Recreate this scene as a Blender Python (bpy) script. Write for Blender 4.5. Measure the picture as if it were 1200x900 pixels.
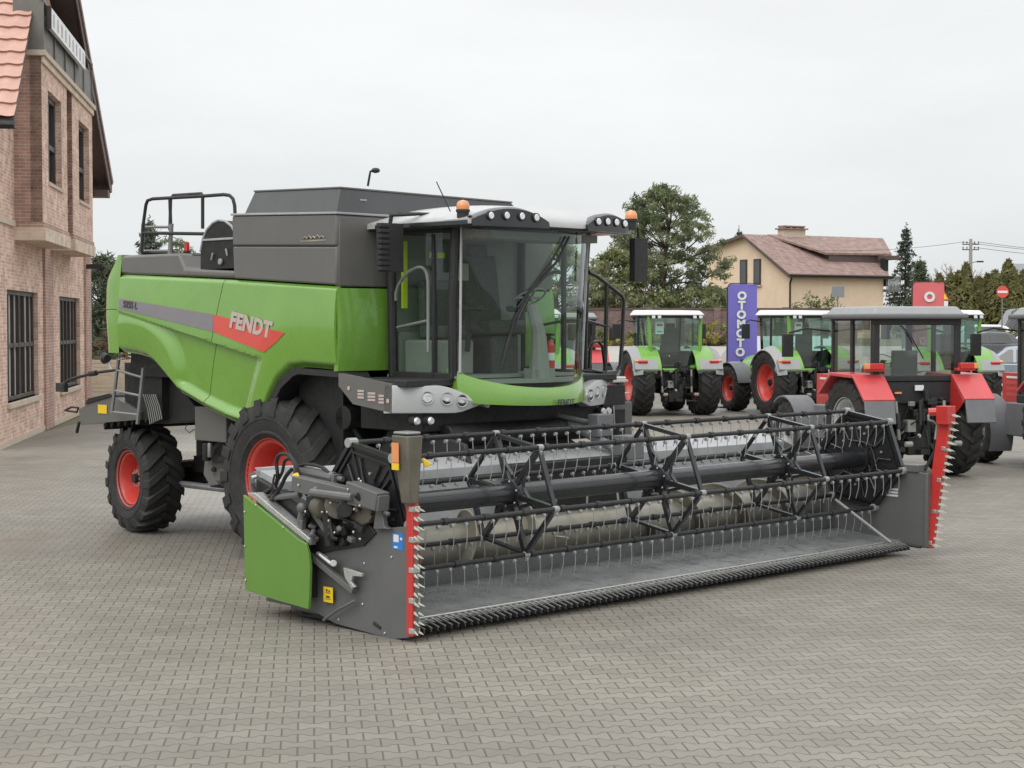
import bpy, bmesh, math, random
from mathutils import Vector, Matrix, Euler
random.seed(7)
R = math.radians
PI = math.pi
for o in list(bpy.data.objects): bpy.data.objects.remove(o)
sc = bpy.context.scene
COL = sc.collection

# ------------------------------------------------------------------ camera
CAM_H = 2.6
FPX = 2000.0            # focal length in pixels of a 1200 px wide frame
PITCH = math.atan((450-378)/FPX)
cam = bpy.data.cameras.new('camera'); cam.lens = 36*FPX/1200; cam.sensor_width = 36
cam.clip_start = 0.1; cam.clip_end = 6000
camo = bpy.data.objects.new('camera', cam); COL.objects.link(camo)
camo.location = (0, 0, CAM_H); camo.rotation_euler = (PI/2-PITCH, 0, 0)
sc.camera = camo

# ------------------------------------------------------------------ light: overcast sky + broad soft sun
SUN_EL, SUN_AZ = R(50), R(212)      # azimuth clockwise from +Y: behind the camera, to its left
w = bpy.data.worlds.new('World'); sc.world = w; w.use_nodes = True
nt = w.node_tree; nt.nodes.clear()
def N(nt, t, **k):
    n = nt.nodes.new(t)
    for a, b in k.items(): setattr(n, a, b)
    return n
out = N(nt, 'ShaderNodeOutputWorld'); bg = N(nt, 'ShaderNodeBackground'); bg.inputs[1].default_value = 0.1
sky = N(nt, 'ShaderNodeTexSky', sky_type='NISHITA', sun_disc=False, sun_elevation=SUN_EL, sun_rotation=SUN_AZ, dust_density=4.0)
hsv = N(nt, 'ShaderNodeHueSaturation'); hsv.inputs['Saturation'].default_value = 0.25
nt.links.new(sky.outputs[0], hsv.inputs['Color'])
tc = N(nt, 'ShaderNodeTexCoord'); sep = N(nt, 'ShaderNodeSeparateXYZ'); nt.links.new(tc.outputs['Generated'], sep.inputs[0])
ramp = N(nt, 'ShaderNodeValToRGB'); nt.links.new(sep.outputs['Z'], ramp.inputs[0])
e = ramp.color_ramp.elements
e[0].position = 0.0; e[0].color = (6.3, 6.55, 6.6, 1)
e[1].position = 1.0; e[1].color = (15.5, 15.6, 15.7, 1)
m1 = e.new(0.06); m1.color = (6.5, 6.75, 6.78, 1)
m2 = e.new(0.22); m2.color = (7.1, 7.2, 7.22, 1)
noi = N(nt, 'ShaderNodeTexNoise'); noi.inputs['Scale'].default_value = 1.5; noi.inputs['Detail'].default_value = 6; noi.inputs['Roughness'].default_value = .55
mp = N(nt, 'ShaderNodeMapping'); mp.inputs['Scale'].default_value = (1, 1, 3.5)
nt.links.new(tc.outputs['Generated'], mp.inputs[0]); nt.links.new(mp.outputs[0], noi.inputs['Vector'])
mr = N(nt, 'ShaderNodeMapRange'); mr.inputs['From Min'].default_value = .3; mr.inputs['From Max'].default_value = .7
mr.inputs['To Min'].default_value = .86; mr.inputs['To Max'].default_value = 1.11
nt.links.new(noi.outputs[0], mr.inputs['Value'])
mul = N(nt, 'ShaderNodeVectorMath', operation='SCALE'); nt.links.new(ramp.outputs[0], mul.inputs[0]); nt.links.new(mr.outputs[0], mul.inputs['Scale'])
mix = N(nt, 'ShaderNodeMixRGB'); mix.inputs[0].default_value = .92
nt.links.new(hsv.outputs[0], mix.inputs[1]); nt.links.new(mul.outputs[0], mix.inputs[2])
nt.links.new(mix.outputs[0], bg.inputs[0]); nt.links.new(bg.outputs[0], out.inputs[0])
sun = bpy.data.lights.new('sun', 'SUN'); sun.energy = 0.85; sun.angle = R(50); sun.color = (1, .97, .92)
suno = bpy.data.objects.new('sun', sun); COL.objects.link(suno)
sd = Vector((math.sin(SUN_AZ)*math.cos(SUN_EL), math.cos(SUN_AZ)*math.cos(SUN_EL), math.sin(SUN_EL)))
suno.rotation_euler = sd.to_track_quat('Z', 'Y').to_euler()
sc.view_settings.view_transform = 'Standard'; sc.view_settings.look = 'None'
sc.view_settings.exposure = 0.38; sc.view_settings.gamma = 1; sc.view_settings.use_curve_mapping = False

# ------------------------------------------------------------------ surveying helpers (photo measurements -> metres)
_f = Vector((0, math.cos(PITCH), -math.sin(PITCH))); _u = Vector((0, math.sin(PITCH), math.cos(PITCH))); _r = Vector((1, 0, 0))
CP = Vector((0, 0, CAM_H))
def ray(px, py): return _r*((px-600)/FPX) + _f - _u*((py-450)/FPX)
def atY(px, py, Y):
    d = ray(px, py); return CP + d*(Y/d.y)
def gnd(px, py, z=0):
    d = ray(px, py); return CP + d*((z-CAM_H)/d.z)
# machine frame of the combine: x forward, y to its left, z up
ML = Vector((2620-600, FPX/math.cos(PITCH), 0)).normalized()
MF = Vector((ML.y, -ML.x, 0))
MO = gnd(316, 660) + ML*1.6; MO.z = 0
MANG = math.atan2(MF.y, MF.x)
def _loc(P):
    v = P-MO; return Vector((v.dot(MF), v.dot(ML), v.z))
def _pl(px, py, n, val):
    d = ray(px, py); t = (val-(CP-MO).dot(n))/d.dot(n); return _loc(CP+d*t)
def PY(px, py, y): return _pl(px, py, ML, y)
def PX(px, py, x): return _pl(px, py, MF, x)

# ------------------------------------------------------------------ materials
def mat(name, col, rough=.5, metal=0, coat=0, var=.12, vscale=3.0, bump=0, bscale=40, spec=.5, col2=None, rvar=.1, emis=None, alpha=None):
    m = bpy.data.materials.new(name); m.use_nodes = True
    t = m.node_tree; b = t.nodes['Principled BSDF']
    b.inputs['Roughness'].default_value = rough; b.inputs['Metallic'].default_value = metal
    b.inputs['Coat Weight'].default_value = coat; b.inputs['Coat Roughness'].default_value = .08
    b.inputs['Specular IOR Level'].default_value = spec
    c = col if len(col) == 4 else (*col, 1)
    tc = N(t, 'ShaderNodeTexCoord')
    n = N(t, 'ShaderNodeTexNoise'); n.inputs['Scale'].default_value = vscale; n.inputs['Detail'].default_value = 8; n.inputs['Roughness'].default_value = .65
    t.links.new(tc.outputs['Object'], n.inputs['Vector'])
    r = N(t, 'ShaderNodeMapRange'); r.inputs['From Min'].default_value = .3; r.inputs['From Max'].default_value = .7
    t.links.new(n.outputs[0], r.inputs['Value'])
    mx = N(t, 'ShaderNodeMixRGB')
    t.links.new(r.outputs[0], mx.inputs[0])
    if col2:
        mx.inputs[1].default_value = c; mx.inputs[2].default_value = (*col2, 1)
    else:
        mx.inputs[1].default_value = tuple(x*(1-var) for x in c[:3])+(1,); mx.inputs[2].default_value = tuple(min(1, x*(1+var)) for x in c[:3])+(1,)
    t.links.new(mx.outputs[0], b.inputs['Base Color'])
    r2 = N(t, 'ShaderNodeMapRange'); r2.inputs['From Min'].default_value = .3; r2.inputs['From Max'].default_value = .7
    r2.inputs['To Min'].default_value = max(.02, rough-rvar); r2.inputs['To Max'].default_value = min(1, rough+rvar)
    n2 = N(t, 'ShaderNodeTexNoise'); n2.inputs['Scale'].default_value = vscale*2.3; n2.inputs['Detail'].default_value = 6
    t.links.new(tc.outputs['Object'], n2.inputs['Vector']); t.links.new(n2.outputs[0], r2.inputs['Value']); t.links.new(r2.outputs[0], b.inputs['Roughness'])
    if bump:
        bp = N(t, 'ShaderNodeBump'); bp.inputs['Strength'].default_value = bump; bp.inputs['Distance'].default_value = .01
        n3 = N(t, 'ShaderNodeTexNoise'); n3.inputs['Scale'].default_value = bscale; n3.inputs['Detail'].default_value = 5
        t.links.new(tc.outputs['Object'], n3.inputs['Vector']); t.links.new(n3.outputs[0], bp.inputs['Height']); t.links.new(bp.outputs[0], b.inputs['Normal'])
    if emis:
        b.inputs['Emission Color'].default_value = (*emis[:3], 1); b.inputs['Emission Strength'].default_value = emis[3]
    return m
def glass(name, tint, refl=.1):
    m = bpy.data.materials.new(name); m.use_nodes = True; t = m.node_tree; t.nodes.clear()
    o = N(t, 'ShaderNodeOutputMaterial'); mx = N(t, 'ShaderNodeMixShader'); tr = N(t, 'ShaderNodeBsdfTransparent'); gl = N(t, 'ShaderNodeBsdfGlossy')
    tr.inputs[0].default_value = (*tint, 1); gl.inputs['Roughness'].default_value = .02; gl.inputs[0].default_value = (.95, .97, 1, 1)
    lw0 = N(t, 'ShaderNodeLayerWeight'); lw0.inputs['Blend'].default_value = .5; lw = N(t, 'ShaderNodeMath', operation='POWER'); t.links.new(lw0.outputs['Facing'], lw.inputs[0]); lw.inputs[1].default_value = 4.5
    ad = N(t, 'ShaderNodeMath', operation='ADD'); ad.inputs[1].default_value = refl
    tcn = N(t, 'ShaderNodeTexCoord'); nz = N(t, 'ShaderNodeTexNoise'); nz.inputs['Scale'].default_value = 1.3
    t.links.new(tcn.outputs['Object'], nz.inputs['Vector'])
    bp = N(t, 'ShaderNodeBump'); bp.inputs['Strength'].default_value = .03; bp.inputs['Distance'].default_value = .05
    t.links.new(nz.outputs[0], bp.inputs['Height']); t.links.new(bp.outputs[0], gl.inputs['Normal'])
    t.links.new(lw.outputs[0], ad.inputs[0]); t.links.new(ad.outputs[0], mx.inputs[0]); t.links.new(tr.outputs[0], mx.inputs[1]); t.links.new(gl.outputs[0], mx.inputs[2])
    t.links.new(mx.outputs[0], o.inputs[0]); return m
def leafmat(name, c1, c2, tr=.25):
    m = mat(name, c1, .75, col2=c2, vscale=.8, spec=.2)
    t = m.node_tree; b = t.nodes['Principled BSDF']; o = t.nodes['Material Output']
    ts = N(t, 'ShaderNodeBsdfTranslucent'); mx = N(t, 'ShaderNodeMixShader'); mx.inputs[0].default_value = tr
    src = b.inputs['Base Color'].links[0].from_socket
    t.links.new(src, ts.inputs[0]); t.links.new(b.outputs[0], mx.inputs[1]); t.links.new(ts.outputs[0], mx.inputs[2]); t.links.new(mx.outputs[0], o.inputs[0])
    return m
M = {}
M['green'] = mat('green_paint', (.150, .325, .042), .26, coat=.9, var=.07, vscale=1.6, rvar=.14)
M['green2'] = mat('green_cover_paint', (.115, .25, .035), .4, coat=.3, var=.05, vscale=1.2)
M['tgreen'] = mat('tractor_green_paint', (.17, .38, .065), .35, coat=.4, var=.05)
M['grey'] = mat('grey_panel_paint', (.128, .122, .115), .45, coat=.15, var=.06, vscale=1.5)
M['grey_lid'] = mat('dark_grey_lid', (.098, .1, .104), .45, coat=.1, var=.06, vscale=1.5)
M['hgrey'] = mat('header_grey_paint', (.115, .116, .115), .45, coat=.1, var=.1, vscale=2.5)
M['sheet'] = mat('worn_steel_sheet', (.215, .228, .225), .34, metal=.3, var=.14, vscale=3.5, rvar=.16)
M['backsheet'] = mat('pale_grey_backsheet', (.34, .35, .36), .5, var=.15, vscale=3)
M['black'] = mat('black_paint', (.018, .018, .019), .42, var=.25, vscale=5)
M['gloss_black'] = mat('satin_black_steel', (.016, .017, .02), .3, coat=.3, var=.2)
M['plastic'] = mat('black_plastic', (.02, .02, .021), .6, var=.2, vscale=8)
M['dark'] = mat('dark_machinery', (.013, .013, .013), .6, var=.4, vscale=7)
M['rubber'] = mat('tyre_rubber', (.014, .0145, .015), .7, var=.35, vscale=6, bump=.25, bscale=60, col2=(.034, .033, .030))
M['red'] = mat('red_paint', (.52, .035, .03), .35, coat=.35, var=.08)
M['rim'] = mat('red_rim_paint', (.55, .06, .045), .4, coat=.2, var=.1)
M['pinkred'] = mat('faded_red_paint', (.55, .07, .075), .42, coat=.2, var=.1)
M['silver'] = mat('silver_plastic', (.43, .44, .44), .35, coat=.3, var=.05)
M['white'] = mat('white_paint', (.72, .73, .72), .4, coat=.2, var=.05)
M['steel'] = mat('bright_zinc', (.55, .55, .53), .35, metal=.7, var=.15, vscale=20)
M['tine'] = mat('grey_tine_wire', (.29, .30, .29), .5, var=.1)
M['alu'] = mat('ladder_aluminium', (.27, .28, .28), .45, metal=.5, var=.1)
M['fender'] = mat('grey_fender_plastic', (.2, .21, .215), .55, var=.08)
M['fendlight'] = mat('pale_grey_fender', (.30, .31, .31), .5, var=.08)
M['rubbergrey'] = mat('grey_mud_flap', (.15, .155, .165), .6, var=.1)
M['tooth'] = mat('pale_knife_teeth', (.5, .52, .44), .5, metal=.2, var=.15, vscale=15)
M['knifeteeth'] = mat('knife_guard_steel', (.35, .35, .34), .4, metal=.6, var=.4, vscale=25)
M['yellow'] = mat('yellow_sticker', (.8, .55, .02), .5, var=.05)
M['hiviz'] = mat('yellow_green_strip', (.62, .72, .02), .5, var=.05)
M['blue'] = mat('blue_sticker', (.02, .2, .62), .5, var=.1)
M['orange'] = mat('orange_lens', (.78, .30, .12), .25, coat=.5, var=.1)
M['redlens'] = mat('red_lens', (.55, .02, .02), .2, coat=.6, var=.1)
M['lens'] = mat('headlamp_lens', (.75, .77, .78), .12, metal=.35, coat=1, var=.15, vscale=30)
M['khaki'] = mat('dusty_gearbox_cover', (.115, .105, .08), .5, var=.25, vscale=5)
M['straw'] = mat('straw_dust_steel', (.42, .37, .24), .55, var=.3, vscale=4, col2=(.2, .2, .19))
M['auger'] = mat('auger_steel', (.20, .20, .195), .4, metal=.4, var=.3, vscale=2, col2=(.36, .33, .25))
M['flight'] = mat('worn_flight_steel', (.10, .10, .095), .45, metal=.3, var=.3, vscale=2.5, col2=(.20, .18, .13))
M['stripegrey'] = mat('stripe_grey_vinyl', (.2, .185, .2), .4, coat=.3, var=.05)
M['stripered'] = mat('stripe_red_vinyl', (.62, .07, .05), .4, coat=.3, var=.05)
M['logo'] = mat('pale_lettering', (.50, .41, .37), .4, coat=.2, var=.04)
M['darklogo'] = mat('dark_lettering', (.06, .055, .065), .5, var=.04)
M['seat'] = mat('seat_fabric', (.075, .078, .075), .85, var=.2, vscale=20)
M['cabgrey'] = mat('cab_trim', (.24, .24, .225), .6, var=.1)
M['hose'] = mat('hose_rubber', (.012, .012, .012), .5, var=.2)
M['glass'] = glass('tinted_windscreen', (.78, .88, .83), .045)
M['tglass'] = glass('green_tractor_glass', (.66, .87, .80), .13)
M['cglass'] = glass('clear_tractor_glass', (.72, .78, .76), .1)
M['bglass'] = glass('building_window_glass', (.55, .57, .56), .09)
M['reflection_strips'] = mat('pale_reflection', (.42, .40, .36), .8, var=.2, vscale=2)  # pale colour that paints reflections into the brick building's windows
M['winglass'] = mat('dark_window_glass', (.03, .033, .035), .06, coat=.6, var=.4, vscale=.7, spec=.8)

# ------------------------------------------------------------------ mesh builder
class MB:
    def __init__(s): s.v = []; s.f = []; s.m = []; s.mats = []; s.cur = 0
    def use(s, m):
        if m not in s.mats: s.mats.append(m)
        s.cur = s.mats.index(m); return s
    def add(s, vs, fs):
        b = len(s.v); s.v += [tuple(p) for p in vs]
        for q in fs: s.f.append([b+i for i in q]); s.m.append(s.cur)
        return s
    def hexa(s, p): return s.add(p, [(0,3,2,1),(4,5,6,7),(0,1,5,4),(1,2,6,5),(2,3,7,6),(3,0,4,7)])
    def box(s, c, d, rot=None):
        x, y, z = (i/2 for i in d); c = Vector(c)
        p = [Vector(q) for q in ((-x,-y,-z),(x,-y,-z),(x,y,-z),(-x,y,-z),(-x,-y,z),(x,-y,z),(x,y,z),(-x,y,z))]
        if rot is not None:
            q = rot if isinstance(rot, Matrix) else Euler(rot).to_matrix()
            p = [q @ i for i in p]
        return s.hexa([c+i for i in p])
    def bb(s, a, b):
        a = Vector(a); b = Vector(b); return s.box((a+b)/2, [abs(i) for i in (b-a)])
    def prism(s, pts, ext):
        pts = [Vector(p) for p in pts]; ext = Vector(ext); n = len(pts)
        nrm = Vector((0,0,0))
        for i in range(n): nrm += pts[i].cross(pts[(i+1) % n])
        if nrm.dot(ext) > 0: pts = pts[::-1]
        vs = pts + [p+ext for p in pts]
        fs = [tuple(range(n)), tuple(range(2*n-1, n-1, -1))] + [(i, i+n, (i+1) % n + n, (i+1) % n) for i in range(n)]
        return s.add(vs, fs)
    def pxz(s, pts, y0, y1): return s.prism([(x, y0, z) for x, z in pts], (0, y1-y0, 0))
    def tube(s, path, r, n=8, closed=False):
        P = [Vector(p) for p in path]; k = len(P)
        rs = r if isinstance(r, (list, tuple)) else [r]*k
        tang = []
        for i in range(k):
            a = P[(i-1) % k] if (i or closed) else P[i]; b = P[(i+1) % k] if (i < k-1 or closed) else P[i]
            t = (b-a); tang.append(t.normalized() if t.length > 1e-9 else Vector((0,0,1)))
        up = Vector((0,0,1)) if abs(tang[0].z) < .9 else Vector((1,0,0))
        nx = tang[0].cross(up).normalized(); vs = []
        for i in range(k):
            nx = (nx - tang[i]*nx.dot(tang[i])).normalized(); ny = tang[i].cross(nx)
            for j in range(n):
                a = 2*PI*j/n; vs.append(P[i] + (nx*math.cos(a)+ny*math.sin(a))*rs[i])
        fs = []
        for i in range(k if closed else k-1):
            for j in range(n):
                i2 = (i+1) % k
                fs.append((i*n+j, i*n+(j+1) % n, i2*n+(j+1) % n, i2*n+j))
        if not closed: fs += [tuple(range(n-1, -1, -1)), tuple((k-1)*n+j for j in range(n))]
        return s.add(vs, fs)
    def cyl(s, a, b, r, r2=None, n=16): return s.tube([a, b], [r, r if r2 is None else r2], n)
    def lathe(s, prof, c, ax, n=32, closed=False):
        c = Vector(c); ax = Vector(ax).normalized(); up = Vector((0,0,1)) if abs(ax.z) < .9 else Vector((1,0,0))
        e1 = up.cross(ax).normalized(); e2 = ax.cross(e1); vs = []; k = len(prof)
        for r, h in prof:
            for j in range(n):
                a = 2*PI*j/n; vs.append(c + ax*h + (e1*math.cos(a)+e2*math.sin(a))*r)
        fs = []
        for i in range(k if closed else k-1):
            i2 = (i+1) % k
            for j in range(n): fs.append((i*n+j, i*n+(j+1) % n, i2*n+(j+1) % n, i2*n+j))
        return s.add(vs, fs)
    def ball(s, c, r, n=12, sc3=(1,1,1)):
        c = Vector(c); k = n//2; vs = []; fs = []
        for i in range(k+1):
            t = PI*i/k
            for j in range(n):
                a = 2*PI*j/n; vs.append(c+Vector((math.sin(t)*math.cos(a)*r*sc3[0], math.sin(t)*math.sin(a)*r*sc3[1], math.cos(t)*r*sc3[2])))
        for i in range(k):
            for j in range(n): fs.append((i*n+j, (i+1)*n+j, (i+1)*n+(j+1) % n, i*n+(j+1) % n))
        return s.add(vs, fs)
    def grid(s, fn, nu, nv, flip=False):
        vs = [fn(i/nu, j/nv) for i in range(nu+1) for j in range(nv+1)]; fs = []
        for i in range(nu):
            for j in range(nv):
                q = (i*(nv+1)+j, (i+1)*(nv+1)+j, (i+1)*(nv+1)+j+1, i*(nv+1)+j+1); fs.append(q[::-1] if flip else q)
        return s.add(vs, fs)
    def slab(s, fn, nu, nv, th, flip=False):
        """grid surface given a thickness along a fixed vector"""
        th = Vector(th); a = [Vector(fn(i/nu, j/nv)) for i in range(nu+1) for j in range(nv+1)]; n = len(a); w = nv+1; fs = []
        for i in range(nu):
            for j in range(nv):
                q = (i*w+j, (i+1)*w+j, (i+1)*w+j+1, i*w+j+1)
                fs.append(q); fs.append(tuple(n+x for x in q[::-1]))
        ring = [i*w for i in range(nu+1)] + [nu*w+j for j in range(1, w)] + [i*w+nv for i in range(nu-1, -1, -1)] + [j for j in range(nv-1, 0, -1)]
        for k in range(len(ring)):
            p, q = ring[k], ring[(k+1) % len(ring)]; fs.append((q, p, n+p, n+q))
        return s.add(a+[p+th for p in a], fs)
    def build(s, name, m=None, parent=None, bevel=0, ang=35, seg=2):
        me = bpy.data.meshes.new(name); me.from_pydata(s.v, [], s.f)
        ms = s.mats if s.mats else [m]
        for k in ms: me.materials.append(M[k] if isinstance(k, str) else k)
        if s.mats: me.polygons.foreach_set('material_index', s.m)
        bm = bmesh.new(); bm.from_mesh(me)
        if len(bm.faces) < 30000: bmesh.ops.recalc_face_normals(bm, faces=bm.faces)
        bm.to_mesh(me); bm.free()
        me.polygons.foreach_set('use_smooth', [True]*len(me.polygons))
        me.set_sharp_from_angle(angle=R(ang))
        uv = me.uv_layers.new(name='UVMap')
        for p in me.polygons:
            n = p.normal
            if abs(n.z) > .8: ux, vy = Vector((1,0,0)), Vector((0,1,0))
            else:
                ux = Vector((-n.y, n.x, 0)).normalized(); vy = Vector((0,0,1))
            for li in p.loop_indices:
                c = me.vertices[me.loops[li].vertex_index].co; uv.data[li].uv = (c.dot(ux), c.dot(vy))
        o = bpy.data.objects.new(name, me); COL.objects.link(o)
        if parent is not None: o.parent = parent
        if bevel:
            b = o.modifiers.new('bevel', 'BEVEL'); b.width = bevel; b.segments = seg; b.limit_method = 'ANGLE'; b.angle_limit = R(40)
        return o
def pbox(b, px0, py0, px1, py1, y, d):
    p, q = PY(px0, py0, y), PY(px1, py1, y); return b.bb((p.x, y, p.z), (q.x, y+d, q.z))
def tag(o, label=None, cat=None, group=None, kind=None):
    for k, v in (('label', label), ('category', cat), ('group', group), ('kind', kind)):
        if v: o[k] = v
    return o
def thing(name, label, cat, loc=(0,0,0), rz=0, group=None):
    o = bpy.data.objects.new(name, None); COL.objects.link(o); o.location = loc; o.rotation_euler = (0, 0, rz); o.empty_display_size = .2
    return tag(o, label, cat, group)
def copy_tree(o, parent=None):
    c = o.copy(); COL.objects.link(c)
    if parent is not None: c.parent = parent
    for ch in list(o.children): copy_tree(ch, c)
    return c
def text(name, body, size, m, parent, matrix, extrude=.002, bold=0, shear=0, align='CENTER', space=1):
    cu = bpy.data.curves.new(name, 'FONT'); cu.body = body; cu.size = size; cu.extrude = extrude; cu.offset = bold; cu.shear = shear
    cu.align_x = align; cu.align_y = 'CENTER'; cu.space_character = space; cu.resolution_u = 3
    t = bpy.data.objects.new(name, cu); COL.objects.link(t)
    dg = bpy.context.evaluated_depsgraph_get()
    me = bpy.data.meshes.new_from_object(t.evaluated_get(dg))
    bpy.data.objects.remove(t); bpy.data.curves.remove(cu)
    me.name = name; me.materials.clear(); me.materials.append(M[m])
    o = bpy.data.objects.new(name, me); COL.objects.link(o); o.parent = parent; o.matrix_local = matrix
    return o
def basis(origin, ex, ey):
    ex = Vector(ex).normalized(); ez = ex.cross(Vector(ey)).normalized(); ey = ez.cross(ex)
    m = Matrix((ex, ey, ez)).transposed().to_4x4(); m.translation = Vector(origin); return m
# ------------------------------------------------------------------ wheels
_tyres = {}
def tyre_bm(Rt, W, rr, n, lh, round_=0):
    b = MB(); tr = Rt-lh
    prof = [(rr-.01, -W*.36), (rr+.025, -W*.42), (rr+(tr-rr)*.16, -W*.46), (rr+(tr-rr)*.18, -W*.475), (rr+(tr-rr)*.22, -W*.475), (rr+(tr-rr)*.24, -W*.465), (rr+(tr-rr)*.45, -W*.5), (rr+(tr-rr)*.52, -W*.5), (rr+(tr-rr)*.53, -W*.51), (rr+(tr-rr)*.57, -W*.51), (rr+(tr-rr)*.58, -W*.5), (tr-(tr-rr)*.22, -W*.49), (tr-.015, -W*.44), (tr, -W*.3), (tr+.006, 0)]
    prof = prof + [(r, -h) for r, h in prof[-2::-1]]
    b.lathe(prof, (0,0,0), (0,1,0), 48)
    for sd in (-1, 1):
        for k in range(n):
            a0 = 2*PI*(k+(.5 if sd > 0 else 0))/n; dl = .8*W*.5/Rt; wd = 2*PI/n*.36
            st = []
            for t, yy, rt, rb in ((0, -.03, 1, 1), (.3, .14, 1, 1), (.7, .35, .99, .985), (1, .475, .955, .93), (1.05, .515, .87, .86)):
                y = sd*W*yy; top = (Rt*rt if t <= 1 else rr+(Rt-rr)*.62); base = min(top, (tr*rb-.01)) if t <= 1 else top-.03
                a = a0+dl*t; w2 = wd*(.42+.12*t)
                pts = []
                for (aa, r) in ((a-w2*1.25, base), (a-w2, top), (a+w2, top), (a+w2*1.25, base)):
                    pts.append((r*math.sin(aa), y, r*math.cos(aa)))
                st.append(pts)
            vs = [p for q in st for p in q]; fs = []
            for i in range(len(st)-1):
                for j in range(4):
                    fs.append((i*4+j, i*4+(j+1) % 4, (i+1)*4+(j+1) % 4, (i+1)*4+j))
            fs += [(0,1,2,3), (len(vs)-1, len(vs)-2, len(vs)-3, len(vs)-4)]
            b.add(vs, fs)
    return b
def wheel(parent, x, y, z, Rt, W, rr, side, rimm='rim', n=20, lh=.05, dish=.12, steer=0):
    key = (Rt, W, rr, n, rimm, dish)
    h = MB()
    h.use(rimm).cyl((0, side*(W*.4-dish-.01), 0), (0, side*(W*.4-dish+.05), 0), rr*.36, rr*.33, 20)
    h.use('dark').cyl((0, side*(W*.4-dish), 0), (0, side*(W*.4-dish+.11), 0), rr*.2, rr*.17, 16)
    h.use('dark').cyl((0, -side*W*.35, 0), (0, side*(W*.4-dish-.02), 0), rr*.5, rr*.42, 16)
    h.use('steel')
    for k in range(10):
        a = 2*PI*k/10; h.cyl((rr*.29*math.cos(a), side*(W*.4-dish+.045), rr*.29*math.sin(a)), (rr*.29*math.cos(a), side*(W*.4-dish+.075), rr*.29*math.sin(a)), .014, n=6)
    hub = h.build('wheel', None, parent); hub.location = (x, y, z); hub.rotation_euler = (0, 0, steer)
    if key not in _tyres:
        t = tyre_bm(Rt, W, rr, n, lh).build('tyre', 'rubber', hub)
        r = MB(); f = W*.4
        r.lathe([(rr*.3, f-dish), (rr*.62, f-dish-.01), (rr*.8, f-dish-.05), (rr*.84, f-dish+.0), (rr*.9, f-.05), (rr*.95, f-.02), (rr+.035, f), (rr+.04, f+.012), (rr+.02, f+.012), (rr-.0, f-.02), (rr-.02, f-.06), (rr-.03, -f+.05), (rr+.03, -f), (rr-.05, -f), (rr*.84, f-dish-.08), (rr*.3, f-dish-.05)], (0,0,0), (0,1,0), 40)
        rm = r.build('rim', rimm, hub, ang=40)
        _tyres[key] = (t.data, rm.data)
    else:
        t = bpy.data.objects.new('tyre', _tyres[key][0]); COL.objects.link(t); t.parent = hub
        rm = bpy.data.objects.new('rim', _tyres[key][1]); COL.objects.link(rm); rm.parent = hub
    t.rotation_euler = (0, random.random()*6, 0)
    if side < 0: rm.rotation_euler = (0, 0, PI)
    return hub

# ------------------------------------------------------------------ COMBINE HARVESTER
CH = thing('combine_harvester', 'large green and grey combine harvester with its black reel header mounted in front', 'combine harvester', MO, MANG)
YF = -1.6
def lerp(a, b, t): return a+(b-a)*t
# dark inner body
MB().pxz([(-3.25,2.26),(-2.6,2.24),(-2.2,2.1),(-1.25,1.75),(-.5,1.6),(.05,1.8),(.4,2.2),(1.1,2.2),(1.1,2.95),(-3.2,3.0),(-2.95,3.15)], -1.53, 1.53).build('chassis', 'dark', CH)
b = MB().use('dark'); b.bb((-2.3,-.75,1.62),(1.0,.75,1.95)); b.bb((-1.0,-.75,1.15),(1.0,.75,1.7)); b.bb((-1.2,-1.0,1.3),(.9,1.0,1.75)); b.use('plastic').bb((-3.1,-1.1,1.75),(-1.6,1.1,2.3))
b.use('grey').bb((.1,-1.25,1.5),(.9,1.25,2.0))
b.use('dark').bb((.2,-1.35,1.1),(.95,-1.0,2.05)); b.tube([(.7,-1.2,2.0),(.9,-1.25,1.6),(1.1,-1.1,1.2)], .04); b.cyl((.95,-1.35,1.6),(.95,-1.1,1.6),.13)
b.build('threshing_body', None, CH, .01)

# ---- green side panels, one door each, both flanks
top = [(-2.82,3.17),(-.64,3.07),(1.165,2.97)]
bot = [(-3.0,2.25),(-2.6,2.22),(-2.41,2.19),(-2.23,2.11),(-2.0,1.96),(-1.76,1.80),(-1.20,1.62),(-.8,1.52),(-.45,1.46),(-.2,1.47),(-.12,1.6),(-.03,1.78),(.12,1.97),(.35,2.11),(.6,2.13),(1.165,2.11)]
def interp(poly, x):
    if x <= poly[0][0]: return poly[0][1]
    for (x0, z0), (x1, z1) in zip(poly, poly[1:]):
        if x <= x1: return lerp(z0, z1, (x-x0)/(x1-x0) if x1 > x0 else 0)
    return poly[-1][1]
def smooth(a, b, t):
    t = max(0, min(1, (t-a)/(b-a))); return t*t*(3-2*t)
def flank_y(x, z):
    zt, zb = interp(top, x), interp(bot, x)
    y = -1.6
    zc = lerp(2.74, 2.20, (x+2.94)/2.91)                    # the crease that runs down to the front
    k = 1-smooth(-.12, .03, x)
    d = zc-z
    xf = -.06-.34*(2.2-z)/.7                                 # slanted ramp at the front of the recess
    ax = (x+2.78)/.98; az = (z-2.0)/.60; rr = math.sqrt(ax*ax+az*az)
    rec = smooth(0, .028, d)*smooth(.07, .17, z-zb)*(1-smooth(xf-.20, xf, x))
    if x < -1.2: rec *= smooth(.98, 1.22, rr)
    rec *= .35+.65*smooth(-3.0, -1.6, x)
    y += .075*rec
    y += .07*(1-smooth(0, .10, z-zb))**2                     # sill rolls under
    y += .03*smooth(.0, .05, z-zt+.05)**2                    # shoulder
    y -= .035*math.sin(PI*max(0, min(1, (z-zb)/(zt-zb))))
    return y
def seam_x(z): return lerp(-1.23, -.82, (z-1.64)/(3.05-1.64))
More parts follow.
